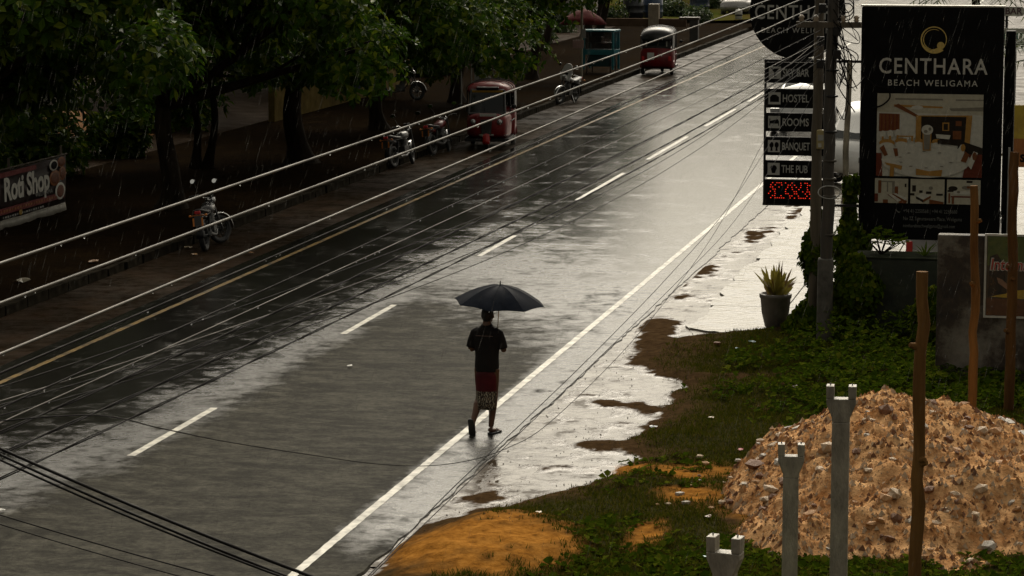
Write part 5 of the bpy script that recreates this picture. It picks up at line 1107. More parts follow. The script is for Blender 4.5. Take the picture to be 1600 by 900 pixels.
# it stands parallel to the road and faces it
y0_, y1_, zb_, zt_ = 52.2, 58.75, .10, 1.28
m = MB(); N = 26; rings_a = []
for k in range(N + 1):
    yy_ = y0_ + (y1_ - y0_) * k / N; b_ = .035 * math.sin(k * .9) ; rings_a.append([(b_, yy_, zb_ + .13), (b_ * .4, yy_, (zb_ + zt_) / 2), (0, yy_, zt_)])
vs_ = [p for r__ in rings_a for p in r__]; fs = []
for k in range(N):
    for j in range(2): fs.append((3 * k + j, 3 * k + 3 + j, 3 * k + 4 + j, 3 * k + 1 + j))
m.add(vs_, fs, 0, True); cl = m.build('cloth', pmat('banner_black', (.012, .010, .010), (.03, .012, .010), .45, 3), bn); sm_ = cl.modifiers.new('solid', 'SOLIDIFY'); sm_.thickness = .004
m = MB(); vs_ = []; fs = []
for k in range(N + 1):
    yy_ = y0_ + (y1_ - y0_) * k / N; b_ = .035 * math.sin(k * .9); vs_ += [(b_ + .004, yy_, zb_ + .16), (b_ + .03, yy_, zb_ + .02 * math.sin(k * 1.7) - .02)]
for k in range(N): fs.append((2 * k, 2 * k + 2, 2 * k + 3, 2 * k + 1))
m.add(vs_, fs, 0, True); hm_ = m.build('hem', pmat('banner_white_hem', (.40, .38, .33), (.28, .26, .22), .5, 3), bn); hm_.modifiers.new('solid', 'SOLIDIFY').thickness = .004
bw = pmat('banner_white', (.80, .78, .70), None, .5, 9); brd = pmat('banner_red', (.20, .02, .02), None, .5, 6); bor = pmat('banner_orange', (.32, .11, .03), None, .5, 6)
rotb = (math.pi / 2, 0, math.pi / 2)
text('lettering', 'Roti Shop', .66, bw, bn, (.05, 56.35, .86), rot=rotb, bold=.02, sx=1.02, spacing=.96)
text('lettering', 'WELIGAMA', .13, M['sign_grey'], bn, (.05, 57.3, .60), rot=rotb, sx=1.5)
m = MB(); m.box((.045, 55.6, 1.20), (.006, 2.6, .10)); m.build('red_ribbon', brd, bn)
m = MB(); m.box((.048, 56.2, .45), (.004, 4.6, .13)); m.build('red_band', brd, bn)
m = MB()
for k in range(26): m.box((.053, 54.3 + k * .15, .45), (.004, .11 if k % 4 else .05, .055))
m.build('small_print', bor, bn)['kind'] = 'stuff'
m = MB()
for k in range(18): m.box((.053, 55.0 + k * .13, .32), (.004, .09 if k % 3 else .04, .04))
m.build('contact_print', M['sign_grey'], bn)['kind'] = 'stuff'
m = MB(); m.box((.053, 54.7, .33), (.004, .14, .11)); m.build('green_symbol', pmat('banner_green', (.03, .16, .05), None, .5, 9), bn)
m = MB(); m.ell((.053, 55.95, .335), (.004, .10, .06)); m.build('yellow_symbol', pmat('banner_yellow', (.4, .24, .03), None, .5, 9), bn)
for q, (yy_, zz_, ry, rz_) in enumerate([(58.25, .55, .30, .19), (57.95, .86, .34, .17), (58.4, .92, .22, .15), (57.9, 1.14, .26, .12), (58.35, 1.17, .24, .11)]):
    m = MB(); m.ell((.05, yy_, zz_), (.012, ry, rz_)); d_ = m.build('food_picture', bw if q in (0, 3) else bor, bn)
    m = MB(); m.ell((.058, yy_, zz_), (.010, ry * .72, rz_ * .72)); m.build('filling', pmat('food_fill', (.22, .07, .025), (.12, .03, .012), .5, 25) if q != 3 else M['black_board'], d_)
for yy_ in (52.6, 55.6, 58.6):
    m = MB(); m.tube([(-.05, yy_, 0), (-.05, yy_, 1.5)], .03, 8); m.build('post', M['wood_utility'], bn)
m = MB(); m.tube([(-.03, 52.3, 1.30), (-.03, 58.9, 1.30)], .02, 8); m.build('top_rail', M['wood_utility'], bn)

ct = thing('food_cart', 'teal glass sided street food cart on thin legs', 'food cart', (-19.05, 107.0, PZ), R(-8))
for sx in (-.58, .58):
    for sy in (-.36, .36):
        m = MB(); m.box((sx, sy, .90), (.07, .07, 1.48)); m.build('corner_post', M['teal'], ct)
        m = MB(); m.tube([(sx * .8, sy * .9, .55), (sx * .82, sy * .92, 0)], .022, 6); m.build('leg', M['black_metal'], ct)
m = MB(); m.box((0, 0, .82), (1.26, .80, .20)); m.build('tray', M['teal'], ct, bevel=.01)
m = MB(); m.box((0, 0, .50), (.95, .6, .46)); m.build('cabinet', pmat('dark_teal', (.008, .05, .06), None, .5, 4), ct, bevel=.01)
m = MB(); m.box((0, 0, 1.64), (1.30, .84, .07)); m.build('top', M['teal'], ct, bevel=.01)
for (c_, d_) in [((0, -.365, 1.25), (1.06, .008, .68)), ((0, .365, 1.25), (1.06, .008, .68)), ((.585, 0, 1.25), (.008, .64, .68)), ((-.585, 0, 1.25), (.008, .64, .68))]:
    m = MB(); m.box(c_, d_); m.build('pane', glass_mat('cart_glass', (.03, .035, .035), .05, .45), ct)
for yy_ in (-.18, 0, .18):
    m = MB(); m.box((.592, yy_, 1.25), (.03, .03, .68)); m.build('bar', M['teal'], ct)
m = MB(); m.box((0, 0, 1.18), (1.05, .6, .02)); m.build('shelf', M['sign_grey'], ct)
m = MB(); m.box((-.2, 0, 1.30), (.5, .4, .2)); m.build('tray_of_food', pmat('fried_food', (.16, .07, .03), (.09, .04, .02), .6, 14), ct, bevel=.03)

pu = thing('parasol', 'dark maroon parasol behind the teal food cart', 'parasol', (-20.0, 108.3, PZ))
m = MB(); m.tube([(0, 0, 0), (0, 0, 2.35)], .025, 8); m.build('pole', M['chrome'], pu)
m = MB(); rings = []
for r0, z_ in [(.02, 2.42), (.35, 2.30), (.7, 2.08), (.95, 1.82)]: rings.append([(r0 * math.cos(a) * (1 - .05 * (k % 2)), r0 * math.sin(a) * (1 - .05 * (k % 2)), z_) for k, a in enumerate(np.linspace(0, 2 * math.pi, 16, endpoint=False))])
m.loft(rings, caps=False); cp_ = m.build('canopy', pmat('maroon_cloth', (.09, .012, .012), (.05, .008, .008), .7, 5, spec=.03), pu); cp_.modifiers.new('solid', 'SOLIDIFY').thickness = .006

sp = thing('sign_post', 'slim pale post with a small pinkish notice beside the food cart', 'sign post', (-19.45, 105.0, PZ))
m = MB(); m.tube([(0, 0, 0), (0, 0, 2.75)], .045, 10); m.build('post', pmat('pale_post', (.3, .27, .2), (.2, .18, .13), .5, 5), sp)
m = MB(); m.box((-.12, -.06, 1.22), (.42, .02, .30)); m.build('notice', pmat('pink_notice', (.42, .28, .25), (.3, .2, .18), .5, 8), sp)
m = MB(); m.box((.08, -.06, 1.62), (.16, .02, .34)); m.build('small_notice', M['sign_grey'], sp)

wb_ = thing('notice_board', 'white notice board on two posts behind the roof of the three-wheeler', 'notice board', (-20.0, 89.9, PZ))
m = MB(); m.box((0, 0, 1.12), (.42, .03, .75)); bdp = m.build('board', pmat('greyed_white_board', (.40, .41, .38), (.26, .27, .24), .5, 4), wb_)
for xx in (-.32, -.66):
    m = MB(); m.tube([(xx, .03, 0), (xx, .03, 1.45)], .02, 8); m.build('post', M['sign_grey'], wb_)
m = MB(); m.box((-.18, .03, 1.42), (1.0, .03, .03)); m.build('rail', M['sign_grey'], wb_)

yw = thing('yellow_wall', 'low faded yellow wall deep under the trees with coloured cloths on it', 'wall', (-24.75, 90.5, PZ), 0)
M['yellow_wall'] = pmat('faded_yellow', (.20, .145, .04), (.10, .07, .022), .7, 2, spec=.05, bump=.3)
m = MB(); m.box((0, 0, .55), (.2, 17, 1.3)); m.build('masonry', M['yellow_wall'], yw, bevel=.02)
m = MB(); m.box((0, 0, 1.235), (.28, 17.1, .07)); m.build('coping', pmat('pale_coping', (.3, .29, .24), None, .5, 3), yw, bevel=.01)
for (yy_, c, lab) in [(-1.5, (.22, .02, .03), 'dark red cloth hung on the faded yellow wall'), (.6, (.015, .03, .13), 'blue cloth hung on the faded yellow wall')]:
    m = MB(); vs_ = []; fs = []
    for k in range(11): vs_ += [(.02 * math.sin(k * 1.3) + .125, yy_ - .8 + k * .16, 1.27), (.03 * math.sin(k * 1.5) + .14, yy_ - .8 + k * .16, .35)]
    for k in range(10): fs.append((2 * k, 2 * k + 2, 2 * k + 3, 2 * k + 1))
    m.add(vs_, fs, 0, True); o = m.build('hanging_cloth', pmat('cloth_' + lab[:4], c, None, .7, 6), None); o.location = (-24.75, 90.5, PZ); o.modifiers.new('solid', 'SOLIDIFY').thickness = .006; tag(o, lab, 'cloth')
# far end of the road
gp = thing('gate_post', 'dark square gate post with a long flat cap beside the road', 'gate post', (-19.0, 131.6, PZ))
m = MB(); m.box((0, 0, .5), (.40, .40, 1.0)); m.build('shaft', pmat('dark_concrete', (.035, .032, .028), (.02, .018, .016), .5, 5), gp, bevel=.015)
m = MB(); m.box((-.22, 0, 1.05), (.95, .5, .11)); m.build('cap', pmat('dark_cap', (.07, .05, .035), None, .5, 5), gp, bevel=.015)
bw_ = thing('low_wall', 'low pale wall and pier in front of the far bank', 'wall', (-22.6, 146, PZ))
m = MB(); m.box((-2.2, 0, .18), (6.6, .35, .40)); m.build('coping', pmat('pale_wall', (.10, .065, .042), (.06, .04, .026), .8, 3, spec=.01), bw_, bevel=.02)
m = MB(); m.box((-.6, -.05, .5), (.55, .55, 1.3)); m.build('pier', pmat('pale_pier', (.24, .2, .14), (.16, .13, .09), .6, 3), bw_, bevel=.03)
for k, (x_, y_, lab) in enumerate([(-24.0, 150.5, 'blue plastic water drum beside the low wall'), (-22.6, 158.5, 'dark blue water drum further back on the bank'), (-24.9, 149.5, 'dark plastic drum left of the blue one')]):
    d = thing('water_drum', lab, 'drum', (x_, y_, .35), 0, 'water drums'); mt = pmat('drum%d' % k, [(.03, .06, .12), (.03, .05, .09), (.02, .022, .026)][k], None, .35, 4)
    m = MB(); m.lathe([(.50, 0), (.56, .05), (.56, .3), (.58, .33), (.56, .36), (.56, .66), (.58, .69), (.56, .72), (.55, 1.0), (.4, 1.1)], n=20); m.build('shell', mt, d)
    m = MB(); m.lathe([(.2, 0), (.2, .06), (.05, .07)], (0, 0, 1.1), 14); m.build('lid', M['black_vinyl'], d)
hb_ = thing('pale_building', 'pale single storey building with dark openings behind the far trees', 'building', (-32.0, 146, .1))
m = MB(); m.box((0, 3, 1.9), (9.5, 6, 3.8)); m.build('wall', pmat('pale_render', (.40, .38, .34), (.30, .28, .25), .6, 1.2), hb_)
m = MB(); m.prism([(-5.2, 3.8), (5.2, 3.8), (4.4, 4.8), (-4.4, 4.8)], -.5, 6.5); m.build('roof', pmat('brown_tile', (.12, .06, .04), None, .6, 3), hb_)
for (x_, w_, z_, h_, nm) in [(-3.2, 1.2, 1.6, 1.4, 'window'), (.4, 1.0, 1.1, 2.2, 'door'), (2.6, 1.6, 1.6, 1.5, 'window')]:
    m = MB(); m.box((x_, -.02, z_), (w_, .08, h_)); o = m.build(nm, M['black_vinyl'], hb_)
    m = MB(); m.box((x_, -.07, z_ - h_ / 2 - .04), (w_ + .2, .14, .07)); m.build('sill', M['concrete'], o)
for k, (x_, y_) in enumerate([(-19.6, 152.5), (-18.9, 154.5)]):
    bo = thing('white_bollard', ['stubby white bollard beside the far pickup', 'second stubby white bollard nearer the far red car'][k], 'bollard', (x_, y_, 0), 0, 'white bollards'); m = MB(); m.lathe([(.20, 0), (.20, .62), (.16, .74), (.05, .78)], n=16); m.build('body', pmat('bollard_white%d' % k, (.5, .5, .47), (.35, .35, .32), .5, 5), bo)
    m = MB(); m.lathe([(.205, .0), (.205, .1)], (0, 0, .4), 16); m.build('band', M['black_vinyl'], bo)
fw = thing('hut', 'dark timber hut beneath the trees behind the red three-wheeler', 'hut', (-28.0, 101.5, .1))
m = MB(); m.box((0, 0, 1.15), (4, 5, 2.3)); m.build('wall', pmat('dark_timber', (.05, .03, .02), (.03, .02, .012), .6, 3, stretch=(1, 1, .2)), fw)
m = MB(); m.prism([(-2.5, 2.3), (2.5, 2.3), (0, 3.4)], -2.9, 2.9); m.build('roof', M['bark'], fw)
m = MB(); m.box((2.01, -.8, 1.0), (.06, .9, 1.9)); m.build('door', M['black_vinyl'], fw)
ub = thing('sand_spoil', 'orange sand bank given a lit colour in the gap between the trunks', 'sand bank', (-28.6, 75.0, .1))
xs = np.linspace(-3, 3, 30); yy = np.linspace(-6, 6, 40); X, Y = np.meshgrid(xs, yy); Z = .9 * np.exp(-(X / 1.4) ** 2 - (Y / 2.2) ** 2) + .2 * (fbm(X + 9, Y + 9, 141) - .5) - .05
V = np.stack([X.ravel(), Y.ravel(), Z.ravel()], 1); i = np.arange(X.size).reshape(X.shape); Fc = np.stack([i[:-1, :-1].ravel(), i[:-1, 1:].ravel(), i[1:, 1:].ravel(), i[1:, :-1].ravel()], 1)
np_mesh('sand_surface', V, Fc, pmat('orange_sand', (.40, .19, .05), (.28, .12, .03), .8, 1, bump=.4), ub, smooth=True)  # lit patch set by colour, brighter than the darkened beach around it
# ------------------------------------------------------------------ the walking person, back to the camera
# local axes: person faces +Y (away), feet at z=0
PXY = (-7.80, 35.40)
per = thing('person', 'person in a dark shirt and maroon patterned wrap walking away under an umbrella', 'person', (PXY[0], PXY[1], 0.004), R(-4))
def oval_ring(c, rx, ry, n=20, tilt=None):
    return [(c[0] + rx * math.cos(2 * math.pi * k / n), c[1] + ry * math.sin(2 * math.pi * k / n), c[2]) for k in range(n)]
def fuse(o, voxel, it=2):
    r_ = o.modifiers.new('fuse', 'REMESH'); r_.mode = 'VOXEL'; r_.voxel_size = voxel; r_.use_smooth_shade = True
    s_ = o.modifiers.new('soften', 'SMOOTH'); s_.factor = .5; s_.iterations = it
    return o
skin = pmat('brown_skin', (.12, .060, .034), (.08, .040, .024), .45, 9, spec=.3)
hair = pmat('black_hair', (.006, .005, .005), (.012, .010, .009), .4, 40, spec=.35, bump=.4, bscale=120)
b = MB()
# legs: right leg planted, left leg trailing with the heel lifted
hipL, hipR = Vector((-.085, 0, .86)), Vector((.085, 0, .86))
kneeR, ankR = Vector((.085, .03, .46)), Vector((.06, -.02, .085))
kneeL, ankL = Vector((-.10, .03, .47)), Vector((-.125, -.24, .165))
for hp, kn, an in ((hipR, kneeR, ankR), (hipL, kneeL, ankL)):
    calf = kn.lerp(an, .3) + Vector((0, -.014, 0))
    b.tube([hp, hp.lerp(kn, .4), kn + Vector((0, 0, .06)), kn, calf, kn.lerp(an, .6), an], [.085, .075, .056, .052, .056, .044, .034], 14)
# right foot flat, toes a little outwards
b.tube([ankR + Vector((0, -.045, -.03)), ankR + Vector((.005, .0, -.045)), ankR + Vector((.035, .09, -.058)), ankR + Vector((.055, .16, -.066))], [.034, .042, .036, .024], 10, flat=.8)
for q in range(5): b.tube([ankR + Vector((.025 + .018 * q, .14 - .012 * q, -.062)), ankR + Vector((.032 + .019 * q, .19 - .02 * q, -.068))], [.012, .009], 6)
# left foot: heel up, sole turned to the rear
tdir = Vector((-.02, .07, -.15)).normalized()
b.tube([ankL + Vector((0, -.03, .03)), ankL, ankL + tdir * .10, ankL + tdir * .155], [.03, .036, .04, .028], 10)
for q in range(5): b.tube([ankL + tdir * .14 + Vector((-.034 + .017 * q, 0, 0)), ankL + tdir * .158 + Vector((-.036 + .018 * q, .045, .004))], [.012, .009], 6)
# pelvis, trunk, neck, head
b.loft([oval_ring((0, 0, .78), .10, .08), oval_ring((0, 0, .88), .15, .105), oval_ring((0, .005, 1.0), .135, .095), oval_ring((0, .01, 1.15), .145, .10), oval_ring((0, 0, 1.30), .165, .105), oval_ring((0, -.01, 1.37), .14, .09), oval_ring((0, -.005, 1.41), .07, .065)])
b.tube([(0, -.01, 1.37), (0, .0, 1.44), (0, .012, 1.50)], [.062, .054, .054], 14)
hc = Vector((.005, .02, 1.555))
b.loft([[(hc.x + rx * math.cos(a), hc.y + oy + ry * math.sin(a), hc.z + z_) for a in np.linspace(0, 2 * math.pi, 20, endpoint=False)] for z_, rx, ry, oy in [(-.105, .035, .045, .04), (-.085, .052, .065, .03), (-.04, .066, .085, .012), (.01, .073, .094, 0), (.055, .070, .09, -.004), (.09, .052, .068, -.006), (.108, .022, .03, -.006)]])
b.loft([[(hc.x + w_ * math.cos(a), hc.y + .092 + d_ * math.sin(a), hc.z + z_) for a in np.linspace(0, 2 * math.pi, 8, endpoint=False)] for z_, w_, d_ in [(.015, .008, .01), (-.012, .013, .02), (-.028, .017, .022), (-.036, .012, .012)]])
for s_ in (-1, 1): b.ell((hc.x + s_ * .076, hc.y - .005, hc.z - .01), (.012, .022, .033))
b.tube([(hc.x - .025, hc.y + .092, hc.z - .06), (hc.x, hc.y + .098, hc.z - .062), (hc.x + .025, hc.y + .092, hc.z - .06)], .009, 6)
# arms: elbows out at the waist, forearms forwards, both hands on the shaft
grip = Vector((.085, .20, 1.14))
for s_, el, wr in ((-1, Vector((-.225, .00, 1.10)), Vector((.01, .20, 1.16))), (1, Vector((.225, .01, 1.11)), Vector((.155, .185, 1.12)))):
    sh = Vector((s_ * .165, -.005, 1.325))
    b.tube([sh, sh.lerp(el, .5), el], [.055, .046, .037], 12); b.tube([el, el.lerp(wr, .4), wr], [.039, .036, .026], 12)
    side = (grip - wr).normalized()
    b.tube([wr, wr + side * .035, wr + side * .06], [.026, .034, .030], 10, flat=.7)
    for q in range(4):
        z_ = .03 - q * .02; p0_ = wr + side * .05 + Vector((0, .012, z_)); b.tube([p0_, grip + Vector((-s_ * 0, .022, z_ - .02)), grip + Vector((s_ * -.022, .004, z_ - .02))], [.0095, .009, .008], 7)
    b.tube([wr + side * .02 + Vector((0, -.015, .03)), grip + Vector((0, -.02, .035)), grip + Vector((-s_ * .014, -.012, .05))], [.012, .0105, .009], 7)
fuse(b.build('body', skin, per), .0075)
m = MB(); m.loft([[(hc.x + rx * math.cos(a), hc.y + oy + ry * math.sin(a), hc.z + z_) for a in np.linspace(0, 2 * math.pi, 22, endpoint=False)] for z_, rx, ry, oy in [(-.075, .045, .03, -.05), (-.05, .064, .06, -.03), (-.01, .079, .085, -.016), (.03, .081, .096, -.008), (.07, .074, .09, -.006), (.102, .052, .068, -.006), (.12, .02, .03, -.006)]]); fuse(m.build('hair', hair, per), .008)
# shirt with short sleeves, loose over the waist
shirt = pmat('black_cotton', (.008, .007, .007), (.014, .012, .011), .75, 5, spec=.15, bump=.5, bscale=14)
m = MB(); m.loft([oval_ring((.0, .0, .815), .162, .118), oval_ring((0, 0, .90), .164, .122), oval_ring((0, .005, 1.02), .158, .118), oval_ring((0, .01, 1.15), .168, .122), oval_ring((0, 0, 1.28), .188, .124), oval_ring((0, -.008, 1.355), .178, .112), oval_ring((0, -.01, 1.395), .115, .088), oval_ring((0, -.004, 1.425), .068, .068)])
for s_ in (-1, 1): m.tube([(s_ * .10, -.005, 1.345), (s_ * .165, -.002, 1.315), (s_ * .203, 0, 1.22), (s_ * .222, 0, 1.125)], [.066, .064, .058, .060], 14)
m.tube([(.0 + .064 * math.cos(a), -.004 + .064 * math.sin(a), 1.43 + .012 * math.sin(a)) for a in np.linspace(0, 6.283, 20)], .013, 6)
sh_ = fuse(m.build('shirt', shirt, per), .010, 3)
m = MB(); m.tube([(x_, -.128 + abs(x_) * .08 - .0, 1.30) for x_ in np.linspace(-.115, .115, 9)], .005, 5); m.build('back_seam', pmat('grey_piping', (.12, .075, .06), None, .6, 9), sh_)
# wrap: maroon cloth to the calf with a pale printed border
def wrap_mat():
    m_, n, l, bs = mat_base('maroon_printed_wrap'); tc = n.new('ShaderNodeTexCoord'); sp_ = n.new('ShaderNodeSeparateXYZ'); l.new(tc.outputs['Object'], sp_.inputs[0])
    v = n.new('ShaderNodeTexVoronoi'); v.inputs['Scale'].default_value = 24; v.feature = 'DISTANCE_TO_EDGE'; l.new(tc.outputs['Object'], v.inputs['Vector'])
    w = n.new('ShaderNodeTexWave'); w.inputs['Scale'].default_value = 9; w.inputs['Distortion'].default_value = 7; w.inputs['Detail'].default_value = 2; w.inputs['Detail Scale'].default_value = 2; l.new(tc.outputs['Object'], w.inputs['Vector'])
    pat = ramp(n, [(.06, (.34, .30, .22)), (.13, (.016, .008, .007)), (.30, (.016, .008, .007)), (.36, (.20, .16, .10))]); vw_ = n.new('ShaderNodeMath'); vw_.operation = 'MULTIPLY_ADD'; l.new(w.outputs['Fac'], vw_.inputs[0]); vw_.inputs[1].default_value = .10; l.new(v.outputs['Distance'], vw_.inputs[2]); l.new(vw_.outputs[0], pat.inputs[0])
    band = n.new('ShaderNodeMapRange'); band.inputs['From Min'].default_value = .560; band.inputs['From Max'].default_value = .566; l.new(sp_.outputs[2], band.inputs['Value'])
    low = ramp(n, [(0, (0, 0, 0)), (1, (1, 1, 1))]); l.new(band.outputs[0], low.inputs[0])
    nz = n.new('ShaderNodeTexNoise'); nz.inputs['Scale'].default_value = 6; l.new(tc.outputs['Object'], nz.inputs['Vector']); red = ramp(n, [(.3, (.085, .007, .010)), (.7, (.045, .004, .006))]); l.new(nz.outputs['Fac'], red.inputs[0])
    mx = n.new('ShaderNodeMix'); mx.data_type = 'RGBA'; l.new(low.outputs[0], mx.inputs[0]); l.new(pat.outputs[0], mx.inputs[6]); l.new(red.outputs[0], mx.inputs[7]); l.new(mx.outputs[2], bs.inputs['Base Color']); bs.inputs['Roughness'].default_value = .7; bs.inputs['Specular IOR Level'].default_value = .2
    return m_
m = MB(); rings = []
for z_, rx, ry, cx_, cy_ in [(.86, .150, .112, 0, 0), (.76, .154, .12, 0, 0), (.64, .146, .118, -.003, .003), (.52, .140, .118, -.006, 0), (.43, .137, .122, -.008, -.01), (.325, .134, .125, -.012, -.03)]:
    rings.append([(cx_ + rx * (1 + .035 * math.sin(7 * a + z_ * 9) * (1 - z_)) * math.cos(a), cy_ + ry * (1 + .05 * math.sin(9 * a + 1) * (1 - z_)) * math.sin(a), z_ + .012 * math.sin(3 * a)) for a in np.linspace(0, 2 * math.pi, 36, endpoint=False)])
m.loft(rings, caps=False); wr_ = m.build('wrap', wrap_mat(), per); wr_.modifiers.new('solid', 'SOLIDIFY').thickness = .006
# flip-flops
flop = pmat('black_foam', (.010, .010, .011), (.02, .02, .02), .6, 30)
def sole(M4, nm):
    m = MB(); o = [(.036, -.075), (.042, 0), (.048, .08), (.046, .15), (.03, .19), (0, .20), (-.03, .185), (-.044, .14), (-.042, .06), (-.036, 0), (-.034, -.07), (-.018, -.09), (.018, -.09)]
    m.prism(o, -.012, .010, 'XY'); m.xform(M4); f_ = m.build(nm, flop, per, bevel=.004)
    m = MB(); m.tube([(-.04, .03, .0), (-.025, .07, .04), (0, .11, .045), (0, .125, .0)], .006, 6); m.tube([(.04, .03, .0), (.025, .07, .04), (0, .11, .045)], .006, 6); m.xform(M4); m.build('strap', flop, f_)
sole(Matrix.Translation((ankR.x + .02, ankR.y, .010)) @ Matrix.Rotation(-.28, 4, 'Z'), 'flip_flop')
sole(Matrix.Translation(ankL + Vector((-.005, -.055, -.01))) @ Matrix.Rotation(R(-66), 4, 'X') , 'flip_flop')

um = thing('umbrella', 'open dark navy umbrella held over the walking person', 'umbrella', (PXY[0] + .085, PXY[1] + .20, 1.10), 0)
um.rotation_euler = (R(3), R(4.0), 0)
M['brolly'] = pmat('navy_nylon', (.006, .008, .013), (.011, .014, .021), .4, 5, spec=.004)
m = MB(); m.tube([(0, 0, -.03), (0, 0, .86)], .006, 8); m.build('shaft', M['chrome'], um)
m = MB(); m.tube([(0, 0, -.10), (0, 0, .07)], .012, 8); m.build('handle', M['rubber'], um)
m = MB(); m.tube([(0, 0, .835), (0, 0, .90)], [.012, .006], 8); m.build('tip', M['rubber'], um)
NP = 8; RU = .60; HU = .235; ZT = .845
def ucan(a, t):
    """t 0..1 centre to rim; cloth sinks between ribs and the rim is scalloped"""
    seg = (a / (2 * math.pi) * NP) % 1; sagq = math.sin(math.pi * seg)
    r_ = RU * t * (1 - .075 * sagq * t * t); z_ = ZT - HU * (1 - math.cos(t * 1.45)) / (1 - math.cos(1.45)) + .012 * sagq * t * t - .035 * sagq * math.sin(math.pi * t) * .5
    return (r_ * math.cos(a), r_ * math.sin(a), z_)
for g_ in range(NP):
    m = MB(); nu, nv = 8, 10; vs_ = [ucan(2 * math.pi * (g_ + u / nu * .9998) / NP, .02 + .98 * v / nv) for v in range(nv + 1) for u in range(nu + 1)]
    fs = [(v * (nu + 1) + u, v * (nu + 1) + u + 1, (v + 1) * (nu + 1) + u + 1, (v + 1) * (nu + 1) + u) for v in range(nv) for u in range(nu)]
    m.add(vs_, fs, 0, True); m.build('canopy_panel', M['brolly'], um)
    a = 2 * math.pi * g_ / NP; m = MB(); m.tube([Vector(ucan(a, t)) - Vector((0, 0, .006)) for t in np.linspace(.03, 1.015, 10)], .0035, 5); rb = m.build('rib', M['chrome'], um)
    p_ = Vector(ucan(a, .5)); m = MB(); m.tube([(0, 0, .50), p_ - Vector((0, 0, .008))], .003, 5); m.build('stretcher', M['chrome'], rb)

# ------------------------------------------------------------------ overhead lines
def span(a, b, sag, n=40):
    a, b = Vector(a), Vector(b); return [a.lerp(b, k / n) - Vector((0, 0, 4 * sag * (k / n) * (1 - k / n))) for k in range(n + 1)]
def cable(name, label, pts, r, mat, n=6, twist=0, drops=0, group='overhead lines', seed=0):
    t = thing(name, label, 'cable', pts[0], 0, group); P0 = Vector(pts[0]); pts = [Vector(p) - P0 for p in pts]
    if twist:
        for s_ in range(2):
            q = []
            for i_ in range(len(pts) - 1):
                for h_ in (0, .25, .5, .75):
                    c_ = pts[i_].lerp(pts[i_ + 1], h_); th = (i_ + h_) * twist + s_ * math.pi; q.append(c_ + Vector((math.cos(th), 0, math.sin(th))) * r)
            m = MB(); m.tube(q, r * .85, 5); m.build('strand', mat, t)
    else:
        m = MB(); m.tube(pts, r, n); m.build('strand', mat, t)
    if drops:
        r2 = random.Random(seed); m = MB()
        for k in range(drops):
            i_ = r2.randrange(len(pts) - 1); p_ = pts[i_].lerp(pts[i_ + 1], r2.random()); q = .0035 + .0025 * r2.random(); m.ell((p_.x, p_.y, p_.z - r - q * .6), (q, q, q * 1.3), 6, 4)
        m.build('water_drops', M['drop'], t)['kind'] = 'stuff'
    return t
def drop_mat():
    m_, n, l, bs = mat_base('rain_drop'); bs.inputs['Base Color'].default_value = (.9, .92, .92, 1); bs.inputs['Roughness'].default_value = .03; bs.inputs['Transmission Weight'].default_value = .6; bs.inputs['IOR'].default_value = 1.33; return m_
M['drop'] = drop_mat()
W_ = [  # near end, far end, sag, radius, material, twist, label
 ((-5.14, 12.08, 5.25), (-4.31, 43.4, 5.68), .035, .0078, 'wire', 0, 'topmost bright bare wire sweeping across the whole scene'),
 ((-5.14, 12.05, 5.06), (-4.25, 43.4, 5.54), .035, .0078, 'wire', 0, 'second bright bare wire from the top, passing over the parked motorcycle'),
 ((-5.13, 12.02, 4.82), (-4.40, 43.4, 5.28), .04, .008, 'wire', 0, 'third bright bare wire, running just above the yellow road line'),
 ((-5.13, 12.01, 4.73), (-4.30, 43.4, 5.18), .04, .0055, 'cable', 0, 'thin dark wire beside the yellow road line'),
 ((-5.12, 11.99, 4.57), (-4.29, 43.4, 4.93), .05, .0045, 'cable', 0, 'thin dark wire crossing the dark part of the road'),
 ((-5.12, 11.98, 4.50), (-4.25, 43.4, 4.78), .05, .0035, 'wire', 0, 'thin pale wire over the dashed centre line'),
 ((-5.12, 11.97, 4.46), (-4.25, 43.4, 4.70), .13, .005, 'cable', 1.9, 'twisted black service cable above the centre line'),
 ((-5.12, 11.96, 4.36), (-4.2, 43.4, 4.62), .18, .005, 'cable', 2.1, 'twisted black service cable that dips behind the umbrella'),
 ((-5.12, 11.94, 4.24), (-4.22, 43.4, 4.52), .17, .0045, 'cable', 1.7, 'lowest twisted black cable before the umbrella'),
]
for k, (a, b_, sg, r_, mt, tw_, lab) in enumerate(W_):
    cable('overhead_cable', lab, span(a, b_, sg, 60), r_, M[mt], twist=tw_, drops=34 if k < 6 else 0, seed=k)
for k, (a, b_, sg, r_, lab) in enumerate([
 ((-5.12, 11.98, 4.54), (-2.30, 10.1, 4.23), .03, .007, 'thick black cable, upper of the pair crossing the bottom corner'),
 ((-5.12, 11.98, 4.515), (-2.33, 10.1, 4.20), .035, .006, 'thick black cable clipped just under its twin at the bottom corner'),
 ((-5.12, 11.98, 4.49), (-2.6, 10.2, 4.25), .035, .005, 'black cable just below the thick pair at the bottom corner'),
 ((-5.11, 11.94, 4.21), (-2.7, 10.1, 4.28), .015, .003, 'thin black wire above the last one in the bottom left corner'),
 ((-5.11, 11.93, 4.17), (-2.9, 10.1, 4.285), .015, .0026, 'lowest thin black wire in the bottom left corner')]):
    cable('overhead_cable', lab, span(a, b_, sg, 24), r_, M['cable'], drops=0)
